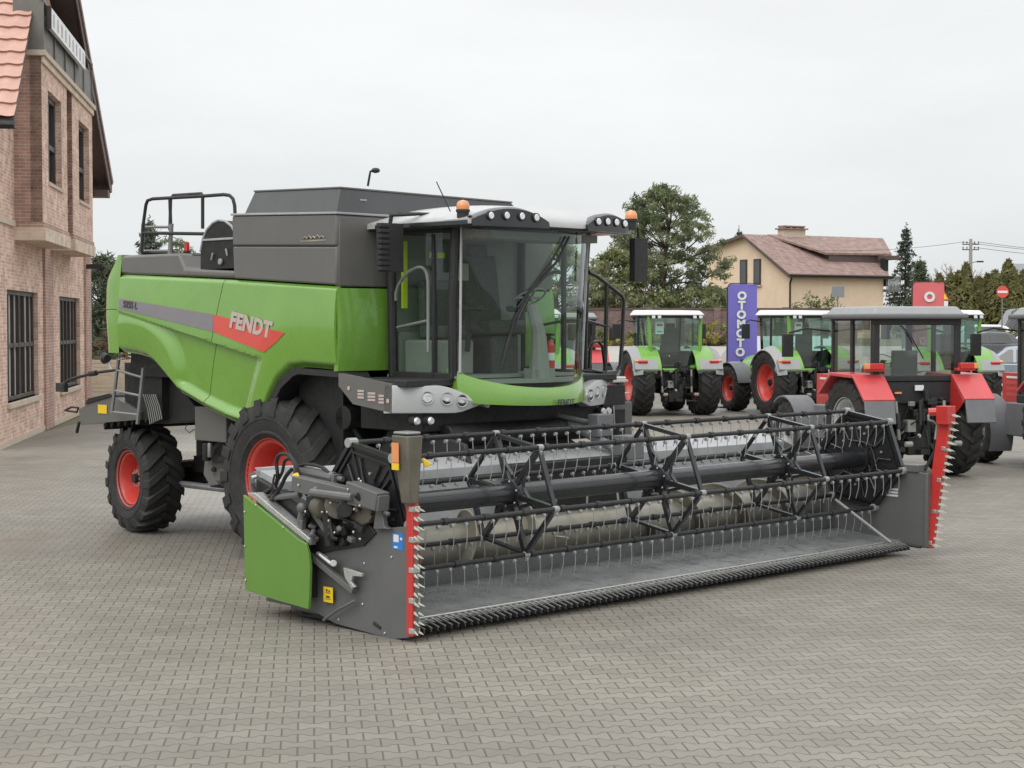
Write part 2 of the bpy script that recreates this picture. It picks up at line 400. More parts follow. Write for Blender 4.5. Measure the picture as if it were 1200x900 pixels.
def panel(side, xl, xr, name, nu=60, nv=44):
    def fn(u, v):
        x = lerp(xl(2.5), xr(2.5), u)
        for _ in range(3):
            z = lerp(interp(bot, x), interp(top, x), v); x = lerp(xl(z), xr(z), u)
        return (x, side*-flank_y(x, z) if side > 0 else flank_y(x, z), z)
    bb_ = MB(); bb_.slab(fn, nu, nv, (0, -side*.03, 0))
    return bb_.build(name, 'green', CH, ang=40)
for side in (-1, 1):
    panel(side, lambda z: -2.98+.05*(z-2.2), lambda z: seam_x(z)-.006, 'rear_side_panel', 120, 90)
    panel(side, lambda z: seam_x(z)+.006, lambda z: 1.165, 'front_side_panel', 130, 90)
# rear hood, rounded corners
pl_ = [(-2.985,-1.60),(-3.12,-1.605),(-3.25,-1.60),(-3.34,-1.57),(-3.40,-1.49),(-3.44,-1.3),(-3.47,-.7),(-3.48,0)]
pl_ = pl_ + [(x, -y) for x, y in pl_[-2::-1]]
def hood(z0, z1):
    def fn(u, v):
        t = u*(len(pl_)-1); i = min(int(t), len(pl_)-2); f = t-i
        x = lerp(pl_[i][0], pl_[i+1][0], f); y = lerp(pl_[i][1], pl_[i+1][1], f)
        z = lerp(z0, z1, v); k = (x+2.985)/-.495
        x += k*(.36*smooth(2.95, 3.5, z)**1.5 + .10*(1-smooth(2.2, 2.75, z)))
        z -= .0*k
        return (x+.05*(z-2.2), y*(1-.012*smooth(3.1, 3.45, z)), z)
    return fn
b = MB(); b.grid(hood(2.235, 2.755), 64, 10); b.grid(hood(2.763, 3.41), 64, 16)
b.prism([Vector(hood(2.765, 3.41)(i/24, 1)) for i in range(25)], (0,0,-.02)); b.build('rear_hood', 'green', CH, ang=50)
# groove lights / reflector line
# ---- side stripe with lettering
def strip(poly, name, m, off=.006):
    """thin vinyl following the flank"""
    bb_ = MB(); (x0, zt0, zb0), (x1, zt1, zb1) = poly
    def fn(u, v):
        x = lerp(x0(v), x1(v), u); zt = lerp(zt0, zt1, (x-x0(1))/(x1(1)-x0(1))); zb = lerp(zb0, zb1, (x-x0(0))/(x1(0)-x0(0))); z = lerp(zb, zt, v)
        return (x, flank_y(x, z)-off, z)
    bb_.slab(fn, 24, 4, (0, .004, 0)); return bb_.build(name, m, CH)
strip(((lambda v: -2.92, 2.89, 2.765), (lambda v: -.98, 2.69, 2.50)), 'side_stripe', 'stripegrey')
strip(((lambda v: -.976, 2.69, 2.50), (lambda v: lerp(-.03, .34, v), 2.49, 2.28)), 'side_stripe', 'stripered')
ang = math.atan2(-.2, 1.27)
text('brand_lettering', 'FENDT', .235, 'logo', CH, basis((-.28, flank_y(-.28, 2.56)-.012, 2.57), (math.cos(ang), 0, math.sin(ang)), (-.12, 0, 1)), .003, .012, .12, space=1.05)
text('model_lettering', '5255 L', .11, 'darklogo', CH, basis((-2.66, flank_y(-2.66, 2.8)-.012, 2.805), (1, 0, -.09), (0, 0, 1)), .002, .003)
# ---- grey upper works
MB().pxz([(-2.99,3.18),(-2.97,3.395),(-2.80,3.402),(-1.72,3.395),(-1.70,3.36),(-1.60,3.215),(-.64,3.17),(-.64,3.085)], -1.585, 1.585).build('rear_deck', 'grey', CH, .03)
MB().pxz([(-.63,3.085),(-.65,3.44),(1.165,3.38),(1.165,2.985)], -1.6, 1.6).build('grain_tank_base', 'grey', CH, .02)
MB().pxz([(-.65,3.445),(-.655,3.775),(1.17,3.71),(1.17,3.385)], -1.603, 1.605).build('grain_tank', 'grey', CH, .02)
b = MB(); b.use('backsheet').pxz([(-.665,3.776),(-.665,3.8),(1.185,3.735),(1.185,3.711)], -1.615, 1.615)
b.use('grey_lid').hexa([(-.44,-1.585,3.79),(1.16,-1.585,3.735),(1.16,1.2,3.735),(-.44,1.2,3.79),(-.33,-1.53,4.02),(1.17,-1.55,3.975),(1.17,.92,3.945),(-.33,.92,3.99)]); b.use('grey').hexa([(-.34,-1.54,4.021),(1.18,-1.56,3.976),(1.18,.93,3.946),(-.34,.93,3.991),(-.34,-1.54,4.04),(1.18,-1.56,3.995),(1.18,.93,3.965),(-.34,.93,4.01)]); b.use('backsheet')
for q in (1.22,1.28,1.34): b.bb((1.165,-1.3+.1*(q-1.2)*10/2,3.86),(1.176,-1.27+.5*(q-1.2),3.88))
b.use('grey')
b.bb((-.62,-1.3,3.79),(-.46,-.9,3.86))
b.build('grain_tank_lid', None, CH, .02)
b = MB()
for k in range(5): b.tube([(.62+.07*k, -1.612, 3.475), (.66+.07*k, -1.612, 3.495+.012*(k % 2)), (.7+.07*k, -1.612, 3.475)], .007, 5)
b.bb((.58,-1.607,3.445),(1.0,-1.603,3.46)); b.build('tank_badge', 'straw', CH)
# front wall of the body, green below grey
b = MB()
def fw(y0, y1, z0, z1):
    return lambda u, v: (1.17+.03*(1-(2*v-1)**2)+.02*(1-(2*u-1)**2), lerp(y0, y1, u), lerp(z0, z1, v))
b.slab(fw(-1.595, -.80, 2.1, 2.955), 12, 12, (-.06,0,0)); b.build('front_body_panel', 'green', CH); b = MB(); b.slab(fw(.80, 1.595, 2.1, 2.955), 12, 12, (-.06,0,0)); b.build('front_body_panel', 'green', CH)
MB().bb((1.1,-1.58,2.97),(1.175,1.58,3.7)).build('tank_front_wall', 'grey', CH, .02)
# ---- rotary dust screen
b = MB().use('dark')
arch = [(-1.385,3.2),(-1.38,3.4),(-1.33,3.55),(-1.25,3.65),(-1.13,3.72),(-1.02,3.745),(-.9,3.73),(-.78,3.67),(-.67,3.55),(-.67,3.2)]
b.pxz(arch, -1.52, .6)
b.use('backsheet').tube([(x, -1.52, z) for x, z in arch[1:-1]], .016, 6)
b.use('backsheet').bb((-1.34,-1.535,3.52),(-.67,-1.522,3.545))
b.use('tine').tube([(-1.14,-1.54,3.3),(-1.11,-1.54,3.38)], .012); b.tube([(-.86,-1.54,3.42),(-.83,-1.54,3.34)], .012); b.cyl((-.97,-1.525,3.28),(-.97,-1.55,3.28), .035)
b.use('dark').bb((-.95,-1.2,3.74),(-.7,-.6,3.83))
b.build('rotary_screen', None, CH, .012)
# ---- rear rails
b = MB()
def rail(pts, y, r=.02): b.tube([tuple(PY(px, py, y)) for px, py in pts], r, 8)
rail([(166,296),(168,262),(171,240),(173,235),(179,233),(235,230),(262,228),(269,229),(273,233),(275,241),(275.5,252)], -1.5)
rail([(199,270),(200,233),(203,229),(236,227),(238,230)], -1.3); rail([(237.5,268),(237.5,229)], -1.5); rail([(168,273),(240,274)], -1.5); rail([(200,262),(199,233)], -1.5)
p0 = PY(166,296,-1.5); b.tube([p0, (p0[0], 1.4, p0[2]), ], .018); b.tube([(-2.6,1.4,3.4),(-2.55,1.4,4.0),(-2.4,1.4,4.05),(-.9,1.4,4.02),(-.75,1.4,3.8)], .02)
b.build('deck_rail', 'plastic', CH)
b = MB()
for q in ((166,298),(199,298)):
    a = PY(q[0], q[1], -1.42); a2 = PY(q[0]+2, 262, -1.42); b.tube([a, a2], .028, 6)
for yy in (266, 294): b.tube([PY(167,yy,-1.42), PY(200,yy,-1.42)], .018, 6)
b.build('boarding_ladder', 'alu', CH)
b = MB().use('plastic'); c = PY(219,296,-1.35); b.cyl(c-Vector((0,0,.02)), c+Vector((0,0,.02)), .045); b.use('redlens').cyl(c+Vector((0,0,.02)), c+Vector((0,0,.12)), .035, .03)
pbox(b.use('plastic'),210,316,226,298,-1.4,.2); b.build('rear_beacon', None, CH)
b = MB().use('plastic'); p = PY(431,218,-1.0); q = PY(434,201,-1.0); b.tube([p, p+(q-p)*.7, q, q+Vector((.06,.03,.02))], .012); b.ball(q+Vector((.05,.03,.01)), .05, 8, (1,1,.6)); b.build('tank_work_lamp', None, CH)
# ---- rear ladder, straw chopper, tail lamp arm
b = MB()
A = [PY(*q, -1.42) for q in ((139,421),(131,484),(168,431),(161,487))]
b.tube([A[0], A[1]], .025, 6); b.tube([A[2], A[3]+Vector((0,0,-.1))], .025, 6)
for t in (.2, .58, .98): b.tube([A[0].lerp(A[1], t), A[2].lerp(A[3], t)], .016, 6)
b.build('rear_ladder', 'alu', CH)
b = MB().use('grey')
P = [PY(*q, -1.3) for q in ((92,480),(104,473),(130,463),(163,482),(161,492),(125,495),(95,498))]
b.prism(P, (0, 2.4, 0)); b.use('dark').tube([PY(76,481,-1.3), PY(84,477,-1.3), PY(92,478,-1.3), PY(90,483,-1.3), PY(76,481,-1.3)], .014, 6)
b.tube([PY(93,494,-1.3), PY(90,507,-1.3)], .022, 6); b.prism([PY(*q, -1.32) for q in ((99,474),(103,467),(128,461),(132,464))], (0, .2, 0))
for k in range(8):
    q = PY(121+8*k, 497-1.2*k, -1.25); b.prism([q, q+Vector((.1,0,.04)), q+Vector((.02,0,-.07))], (0, 2.2, 0))
b.use('yellow').bb(PY(115,474,-1.305), PY(125,485,-1.31)); b.build('straw_chopper', None, CH, .006)
b = MB().use('dark')
pbox(b,146,425,190,492,-1.25,.2); pbox(b,185,470,250,487,-1.0,1.9); b.prism([PY(*q, -1.15) for q in ((165,428),(200,440),(238,488),(236,492),(165,498))], (0, 2.3, 0))
b.use('cabgrey')
for k in range(7):
    a = PY(168+2.3*k, 462, -1.3); c = PY(176+2.3*k, 497-k, -1.3); b.tube([a, a.lerp(c,.5)+Vector((.02,0,0)), c], .008, 5)
b.use('dark').bb((-3.2,-1.3,1.95),(-2.2,1.3,2.26)); b.use('yellow').bb(PY(149,437,-1.235), PY(153,447,-1.24)); b.build('straw_hood', None, CH)
b = MB().use('plastic'); b.tube([PY(140,433,-1.4), PY(110,437,-1.5), PY(84,444,-1.6), PY(76,448,-1.6)], [.018,.02,.02,.016], 8)
b.tube([PY(105,438,-1.5), PY(113,437,-1.5)], .035, 8)
b.bb(PY(65,459,-1.62), PY(80,449,-1.56)); b.tube([PY(76,448,-1.6), PY(75,456,-1.6)], .03); b.build('tail_lamp_arm', None, CH, .005)
b = MB().use('plastic'); c = PY(123,420,-1.2); b.cyl(c+Vector((.06,0,0)), c, .05, .07); b.use('lens').cyl(c, c+Vector((-.02,0,0)), .065, .06); b.tube([c, c+Vector((.05,.05,-.15))], .02); b.build('rear_work_lamp', None, CH)
# ---- under the flank
b = MB().use('grey'); pbox(b,228,476,265,519,-1.3,.35); b.use('dark').tube([PY(242,519,-1.25),PY(242,540,-1.25)],.05,8); b.use('alu').tube([PY(246,519,-1.27),PY(246,536,-1.27)],.03,8); b.build('tool_box', None, CH, .012)
b = MB().use('grey'); b.prism([PY(*q, -1.2) for q in ((262,521),(290,492),(318,515),(290,560),(268,566),(246,570),(238,556),(240,535))], (0, .1, 0)); b.use('dark').cyl(PY(250,550,-1.21), PY(250,550,-1.24), .03); b.prism([PY(*q, -1.1) for q in ((240,530),(300,480),(330,520),(290,575),(246,571))], (0, .3, 0)); b.build('belt_guard', None, CH, .012)
b = MB().use('dark'); b.bb((-3.5,-.75,.55),(-3.25,.75,.85)); b.bb((-2.9,-.6,.75),(-2.0,-.35,.95)); b.bb((-3.4,-.5,.62),(-.2,-.25,.78)); b.bb((-3.4,.25,.62),(-.2,.5,.78));  b.cyl((-1.4,-1.2,.95),(-1.4,1.2,.95),.25); b.bb((-.15,-1.2,.72),(.15,1.2,1.05)); b.bb((-3.55,-.12,.7),(-3.4,.12,1.95))
b.use('alu').tube([(-2.9,-.85,.62),(-1.6,-.85,.62)], .04, 8); b.use('plastic').tube([PY(219,497,-1.2), PY(217,503,-1.2), PY(222,507,-1.2), PY(228,503,-1.2)], .006, 5); b.build('axle_frame', None, CH, .008)
wheel(CH, 0, -1.31, .91, .91, .68, .42, -1, n=18, lh=.055, dish=.2); wheel(CH, 0, 1.31, .91, .91, .68, .42, 1, n=18, lh=.055, dish=.2)
wheel(CH, -3.42, -.98, .665, .665, .5, .325, -1, n=17, lh=.05, dish=.16, steer=R(-7)); wheel(CH, -3.42, .98, .665, .665, .5, .325, 1, n=17, lh=.05, dish=.16, steer=R(-7))
# wheel arch trim
ar = [(-.2,1.47),(-.03,1.78),(.12,1.97),(.33,2.10),(.42,2.125),(1.165,2.105)]
for side in (-1, 1):
    b = MB().use('plastic')
    for (x0, z0), (x1, z1) in zip(ar, ar[1:]):
        yo = 1.575*side; yi = 1.2*side
        b.hexa([(x0,yo,z0-.005),(x1,yo,z1-.005),(x1,yi,z1-.005),(x0,yi,z0-.005),(x0+.06,yo,z0-.07),(x1+.06,yo,z1-.07),(x1+.06,yi,z1-.07),(x0+.06,yi,z0-.07)])
    b.build('wheel_arch_trim', None, CH)
# ------------------------------------------------------------------ combine: platform, cab, front
b = MB().use('plastic'); b.bb((1.18,-1.56,1.96),(2.2,1.56,2.03)); b.use('dark').bb((1.18,-1.3,1.5),(2.15,1.3,1.95)); b.build('cab_platform', None, CH, .01)
def sideplate(s):
    P = [(1.19,2.08),(2.03,1.99),(2.03,1.70),(1.42,1.77),(1.19,1.95)]
    bb_ = MB().use('grey'); bb_.pxz(P, s*1.6, s*1.53)
    y = s*1.604
    bb_.use('logo')
    for k, (x0, x1) in enumerate(((1.5,1.6),(1.66,1.78),(1.83,1.91))):
        for j in range(3): bb_.bb((x0, y, 1.83+j*.033-.02*k), (x1, y+s*.002, 1.853+j*.033-.02*k))
    bb_.bb((1.95,y,1.80),(1.99,y+s*.002,1.84)); bb_.cyl((1.36,y,1.93),(1.36,y+s*.004,1.93),.022)
    return bb_.build('platform_side_plate', None, CH, .008)
sideplate(-1); sideplate(1)
# headlight housings: silver wedges curving round to the green bumper
def hl(s):
    bb_ = MB().use('silver'); n = 14
    def c(t):
        # outer side corner to the bumper; plan curve
        x = 2.035+.42*math.sin(t*PI/2)*.62+.1*t; y = -1.6+.98*t**1.15
        return x, y
    vs = []; fs = []
    for i in range(n+1):
        t = i/n; x, y = c(t); zt = 1.99-.02*t-.23*max(0, (t-.5)/.5)**1.5; zb = 1.70-.015*t+.11*max(0, (t-.68)/.32)
        for (dx, z) in ((-.12, zt), (0, zt-.015), (.03, lerp(zt, zb, .4)), (.0, zb), (-.14, zb-.01)):
            vs.append((x+dx, s*-y if s > 0 else y, z))
    for i in range(n):
        for j in range(4): fs.append((i*5+j, (i+1)*5+j, (i+1)*5+j+1, i*5+j+1))
        fs.append((i*5+4, (i+1)*5+4, (i+1)*5, i*5))
    fs += [(0,1,2,3,4), tuple(n*5+j for j in (4,3,2,1,0))]
    bb_.add(vs, fs); h = bb_.build('headlight', None, CH, .006, ang=30)
    for k, t in enumerate((.36, .55, .70)):
        x, y = c(t); y = y if s < 0 else -y; x2, y2 = c(t+.05); y2 = y2 if s < 0 else -y2
        d = Vector((x2-x, y2-y, 0)).normalized(); nrm = Vector((d.y, -d.x, 0))
        if nrm.x < 0: nrm = -nrm
        p = Vector((x, y, 1.85-.006*k-.006*k*k))+nrm*.012
        l = MB().use('plastic').cyl(p-nrm*.01, p+nrm*.008, .066, .06, 24); l.use('lens').cyl(p+nrm*.004, p+nrm*.014, (.052,.034,.03)[k], (.045,.028,.024)[k], 24); l.use('silver').lathe([(.062,.004),(.066,.016),(.058,.014),(.055,.004)], p, nrm, 24, True); l.build('lamp', None, h)
    return h
hl(-1); hl(1)
for s in (-1,1):
    for k in range(2):
        b = MB().use('plastic').cyl((2.12+.05*k, s*(1.42-.14*k), 1.62), (2.2+.05*k, s*(1.42-.14*k), 1.62), .045); b.use('lens').cyl((2.2+.05*k, s*(1.42-.14*k), 1.62), (2.22+.05*k, s*(1.42-.14*k), 1.62), .04, .03); b.build('fog_lamp', None, CH)
# green bumper under the windscreen
def bump(u, v):
    s = 2*u-1; y = s*.93; k = 1-s*s
    x = 2.22+.46*k**.8; zt = 2.13-.20*k**.6; zb = 1.80-.05*k**.7
    sh = math.sin(PI*v)
    return (x+.022*sh+.05*(1-v)*(1-.4*v), y, lerp(zb, zt, v))
b = MB(); b.slab(bump, 28, 8, (-.12,0,0)); b.build('front_bumper', 'green', CH)
pz = Vector((2.82, .12, 1.77)); text('bumper_lettering', 'FENDT', .085, 'darklogo', CH, basis((2.765, .14, 1.775), (-.05, 1, .0), (0,0,1)), .002, .002)
# ---- cab
ZF, ZR = 2.03, 3.57
b = MB().use('cabgrey'); b.bb((1.2,-.95,ZF),(2.25,.95,ZF+.03)); 
vs = [(2.2,-.93)]+[(2.2+.44*(1-s*s)**.85, s*.93) for s in [i/10-1 for i in range(1,20)]]+[(2.2,.93)]
b.prism([(x-.03, y, 1.98) for x, y in vs], (0,0,.04)); b.bb((1.2,-.93,ZF),(1.26,.93,ZR)); b.build('cab_floor', None, CH)
b = MB().use('plastic')
for s in (-1, 1):
    b.tube([(2.2, s*.93, ZF), (2.22, s*.955, 2.8), (2.28, s*.97, ZR)], .05, 8)
    b.tube([(1.3, s*.95, ZF), (1.28, s*.97, ZR)], .05, 8)
    b.bb((1.25, s*.91, ZF-.02), (2.22, s*.98, ZF+.06)); b.bb((1.25, s*.93, ZR-.06), (2.28, s*.99, ZR))
    b.bb((1.93, s*.93, 2.05), (1.97, s*.985, 3.5))
b.bb((1.27,-.95,ZR-.05),(1.33,.95,ZR)); b.bb((2.2,-.95,ZR-.05),(2.28,.95,ZR))
b.build('cab_frame', None, CH, .008)
def ws(u, v):
    s = 2*u-1; k = 1-s*s; zb = 2.12-.21*k**.6
    x = 2.23+.45*k**.85*(1-.12*v)+.06*v
    return (x, s*(.92+.035*v), lerp(zb, ZR, v))
b = MB(); b.grid(ws, 32, 8); b.build('windscreen', 'glass', CH, ang=80)
for s in (0.0, 1.0):
    b = MB().use('silver'); b.tube([Vector(ws(s*.985+.008, i/6))+Vector((.02,0,0)) for i in range(7)], .014, 6)
    b.build('windscreen_trim', None, CH)
for s in (-1, 1):
    MB().add([(1.33,s*.955,2.09),(2.17,s*.945,2.09),(2.23,s*.97,3.51),(1.31,s*.975,3.51)], [(0,1,2,3)]).build('cab_door', 'glass', CH)
    b = MB().use('alu'); b.tube([(1.40,s*1.0,2.83),(1.41,s*1.01,2.9),(1.45,s*1.015,2.98),(1.53,s*1.02,3.06),(1.64,s*1.02,3.13),(1.76,s*1.02,3.165),(1.83,s*1.02,3.165),(1.87,s*1.015,3.14),(1.895,s*1.01,3.09),(1.9,s*1.0,3.0),(1.9,s*1.0,2.3)], .018, 8); b.tube([(1.42,s*1.0,2.55),(1.9,s*1.0,2.62)], .016); b.build('door_handrail', None, CH)
# roof: silver shell over a black underside with lamp pods
def roof(u, v):
    s = 2*u-1; x0, x1 = 1.12, 2.72+.12*(1-s*s)
    x = lerp(x0, x1, v); w_ = 1.2
    edge = (1-abs(s)**5)*(1-max(0, 2*v-1)**6)*(1-max(0, 1-4*v)**2*.5)
    return (x, s*w_, 3.62+.15*edge+.05*math.sin(PI*min(1, v*1.1))*(1-s*s))
b = MB(); b.slab(roof, 28, 24, (0,0,-.05)); b.build('cab_roof', 'silver', CH, ang=60)
b = MB().use('gloss_black')
b.prism([(1.15,-1.17,3.545),(2.45,-1.17,3.545)]+[(2.66+.12*(1-s*s), s*1.17, 3.545) for s in [i/8-1 for i in range(17)]]+[(2.45,1.17,3.545),(1.15,1.17,3.545)], (0,0,.05)); b.prism([(1.3,-1.205,3.555),(2.5,-1.205,3.555)]+[(2.705+.12*(1-s*s), s*1.205, 3.555) for s in [i/8-1 for i in range(17)]]+[(2.5,1.205,3.555),(1.3,1.205,3.555)], (0,0,.055)); b.build('roof_underside', None, CH, .01)
def pod(y0, y1, s):
    bb_ = MB().use('gloss_black'); n = 16; vs = []; fs = []
    for i in range(n+1):
        t = i/n; y = lerp(y0, y1, t); q = y/1.2; x = 2.74+.12*(1-q*q)-.25*max(0, abs(q)-.88)
        h = .20*math.sin(PI*(t*.86+.07))**.7
        vs += [(x-.1, y, 3.55), (x+.02, y, 3.55), (x+.01, y, 3.55+h*.9), (x-.03, y, 3.55+h), (x-.12, y, 3.55+h)]
    for i in range(n):
        for j in range(5): fs.append((i*5+j, (i+1)*5+j, (i+1)*5+(j+1) % 5, i*5+(j+1) % 5))
    fs += [(0,1,2,3,4), tuple(n*5+j for j in (4,3,2,1,0))]
    bb_.add(vs, fs); p = bb_.build('lamp_pod', None, CH, ang=40)
    for k in range(4):
        t = .2+.2*k; y = lerp(y0, y1, t); q = y/1.2; x = 2.74+.12*(1-q*q)+.02-.25*max(0, abs(q)-.88)
        z = 3.64+.02*math.sin(PI*t)
        l = MB().use('plastic').cyl((x-.02,y,z),(x+.012,y,z),.05,.046,18); l.use('lens').cyl((x+.008,y,z),(x+.018,y,z),.04,.03,18); l.build('work_lamp', None, p)
pod(-1.17, -.22, -1); pod(.36, 1.17, 1)
for yy, xx in ((-1.12, 2.55), (1.22, 2.7)):
    b = MB().use('plastic'); b.cyl((xx,yy,3.6),(xx,yy,3.71),.06); b.cyl((xx,yy,3.69),(xx,yy,3.715),.07)
    b.use('orange').lathe([(.062,0),(.066,.03),(.062,.06),(.045,.088),(.001,.10)], (xx,yy,3.71), (0,0,1), 18); b.build('beacon', None, CH)
b = MB().use('plastic'); b.tube([(2.4,-1.15,3.7),(2.25,-1.2,4.0)], .006, 5); b.build('antenna', None, CH)
b = MB().use('plastic'); b.tube([PX(457,265,1.75), PX(459,253,1.75), PX(466,250,1.75), PX(503,251,1.95), PX(526,262,2.2)], .018); b.build('mirror_bracket', None, CH)
# mirrors
b = MB().use('plastic'); p, q = PX(444,261,1.8), PX(470,319,1.8)
b.bb((1.76, p[1], q[2]), (1.84, q[1], p[2]))
for k in range(9):
    z = lerp(q[2], p[2], (k+.5)/9); b.bb((1.79, p[1]-.025, z-.016), (1.86, p[1]+.1, z+.016))
b.tube([(1.8, (p[1]+q[1])/2, p[2]), (1.8, (p[1]+q[1])/2, p[2]+.08), (1.9, -1.15, p[2]+.1)], .018); b.build('side_mirror', None, CH, .025)
b = MB().use('plastic'); p, q = PX(740,279,2.65), PX(755,330,2.65)
b.bb((2.62, p[1], q[2]), (2.7, q[1], p[2])); b.tube([(2.66, (p[1]+q[1])/2, p[2]), (2.66,(p[1]+q[1])/2-.02,p[2]+.12), (2.64, 1.15, 3.6)], .016); b.build('side_mirror', None, CH, .03)
b = MB().use('winglass'); b.bb((2.612, p[1]+.02, q[2]+.02), (2.616, q[1]-.02, p[2]-.02))
b.build('mirror_glass', None, CH)
# wipers
b = MB().use('plastic')
def wsp(px, py, off=.03):
    best = None
    for i in range(61):
        for j in range(41):
            p = Vector(ws(i/60, j/40)); P3 = MO+MF*p.x+ML*p.y+Vector((0,0,p.z))-CP
            z = P3.dot(_f); x = 600+FPX*P3.dot(_r)/z; y = 450-FPX*P3.dot(_u)/z; d = (x-px)**2+(y-py)**2
            if best is None or d < best[0]: best = (d, p)
    return best[1]+Vector((off, 0, 0))
b.tube([wsp(661,278), wsp(640,310), wsp(606,358)], .013, 6); b.tube([wsp(664,280), wsp(650,304), wsp(616,345), wsp(600,372), wsp(584,432)], .014, 6)
b.tube([wsp(603,370,.02), wsp(594,400,.02), wsp(585,434,.02)], .018, 6); b.tube([wsp(617,345), wsp(603,372)], .02, 6); b.build('wiper', None, CH)
# interior
b = MB().use('seat'); b.box((1.72,.1,2.55), (.5,.55,.16)); b.box((1.5,.1,2.95), (.14,.5,.75), (0,R(-8),0)); b.box((1.47,.1,3.36), (.1,.26,.16)); b.box((1.72,.1,2.25), (.4,.4,.45)); b.box((1.75,-.28,2.75), (.4,.09,.07)); b.box((1.75,.48,2.75), (.4,.09,.07)); b.build('driver_seat', None, CH, .05, seg=3)
b = MB().use('seat'); b.box((1.62,-.5,2.5), (.4,.42,.14)); b.box((1.44,-.5,2.8), (.1,.4,.5)); b.use('cabgrey').bb((1.35,-.85,2.05),(1.9,-.35,2.42)); b.build('side_console', None, CH, .03)
b = MB().use('cabgrey'); b.tube([(2.42,.1,2.0),(2.4,.1,2.5),(2.3,.1,2.78)], [.12,.075,.06], 10)
b.lathe([(.185,-.013),(.2,0),(.185,.013),(.17,0)], (2.26,.1,2.86), (-.5,0,.85), 28, True); b.tube([(2.26-.01,-.08,2.86),(2.26,.28,2.86)], .014); b.bb((2.28,.0,2.0),(2.5,.25,2.12)); b.build('steering_column', None, CH, .004)
b = MB().use('cabgrey'); b.box((2.0,-.62,3.12), (.06,.2,.18), (0,0,R(20))); b.use('plastic').tube([(2.0,-.62,3.05),(1.9,-.6,2.4)], .02); b.box((2.05,-.52,2.62),(.1,.12,.2)); b.tube([(1.95,-.5,2.3),(2.0,-.5,2.62)], .03); b.build('monitor', None, CH, .01)
b = MB().use('red'); b.cyl((2.3,.36,2.06),(2.3,.36,2.36),.065,n=18); b.cyl((2.3,.36,2.36),(2.3,.36,2.41),.065,.03,18); b.use('plastic').cyl((2.3,.36,2.41),(2.3,.36,2.46),.02); b.bb((2.27,.34,2.46),(2.37,.38,2.485)); b.tube([(2.3,.36,2.45),(2.3,.45,2.42),(2.3,.44,2.2)], .01); b.use('white').cyl((2.3,.36,2.2),(2.3,.36,2.28),.0665,n=18); b.build('fire_extinguisher', None, CH)
b = MB().use('hiviz'); b.bb((1.37,-.9,2.75),(1.40,-.84,3.45)); b.bb((1.5,-.62,3.28),(1.52,-.42,3.34)); b.build('sun_blind_strip', None, CH)
b = MB().use('cabgrey'); b.bb((1.27,-.4,2.5),(1.3,.5,3.45)); b.bb((1.27,-.9,2.05),(1.34,.9,2.5)); b.bb((2.0,-.9,3.45),(2.5,.9,3.53)); b.build('rear_cab_lining', None, CH)
# ---- left access platform rails, ladder
b = MB().use('gloss_black'); X0 = 2.0
def rr_(pts, r=.022): b.tube([PX(px, py, X0) for px, py in pts], r, 8)
rr_([(690,319),(700,324),(728,346),(731,352),(729,400),(727,428),(722,436),(708,437)], .024); rr_([(711,334),(709,437)], .024); rr_([(688,330),(686,432),(709,437)], .022)
rr_([(684,375),(709,382)], .018); rr_([(691,433),(692,408),(696,401),(701,400),(706,406),(710,437)], .02); rr_([(676,434),(709,436)], .02); b.build('access_rail', None, CH)
b = MB().use('gloss_black'); p = PX(700,480,2.0); q = PX(728,530,2.0); b.bb((1.96,p[1],q[2]),(2.06,q[1],p[2])); p2 = PX(704,462,2.0); q2 = PX(728,481,2.0); b.use('grey').bb((1.96,p2[1],q2[2]),(2.04,q2[1],p2[2])); b.bb((1.99,q[1]+.004,q[2]),(2.03,q[1]+.15,p2[2]-.1)); b.use('steel').bb((1.9,p2[1]-.02,p2[2]),(2.1,q2[1]+.03,p2[2]+.015))
b.tube([PX(718,464,2.06),PX(720,500,2.07)], .012); b.cyl(PX(720,500,2.05),PX(720,500,2.1),.025); b.build('access_ladder', None, CH, .008)
b = MB().use('steel'); b.tube([(2.1,1.45,1.98),(2.15,1.75,1.97)], .025); b.bb((2.1,1.5,1.93),(2.2,1.75,1.96)); b.use('dark').bb((2.05,1.35,1.68),(2.18,1.72,1.9)); b.build('step_bracket', None, CH, .006)
# ---- feeder house
b = MB().use('black'); b.hexa([(.9,-.78,1.35),(2.95,-.72,.42),(2.95,.72,.42),(.9,.78,1.35),(1.1,-.78,1.85),(2.95,-.72,1.05),(2.95,.72,1.05),(1.1,.78,1.85)])
b.use('dark').bb((1.6,-1.1,1.35),(2.1,1.1,1.7)); b.cyl((2.2,-1.05,1.45),(2.2,1.05,1.45),.12); b.bb((2.85,-.85,.5),(2.98,.85,1.2))
b.use('plastic').prism([(1.3,-1.15,1.25),(2.75,-1.15,1.0),(2.6,-1.15,1.4),(1.5,-1.15,1.6)], (0,.05,0))
b.build('feeder_house', None, CH, .015)
b = MB().use('stripegrey')
b.use('rubbergrey').tube([(1.9,.55,1.62),(2.4,.75,1.45),(2.85,.95,1.2)], .055, 8); b.bb((2.5,.75,1.38),(2.65,1.0,1.62)); b.bb((2.75,.85,1.15),(3.0,1.1,1.4)); b.tube([(2.2,.6,1.6),(2.55,.9,1.5)], .03); b.tube([(2.4,.95,1.6),(2.6,.98,1.3),(2.85,1.05,1.25)], .03); b.build('quick_coupler', None, CH, .015)
b = MB().use('straw')
for k in range(2):
    b.tube([(1.9,-1.1-.1*k,1.65),(1.95,-1.2-.1*k,1.45),(1.8,-1.25-.1*k,1.25),(1.6,-1.2,1.15)], .011, 6)
b.build('cable', None, CH)
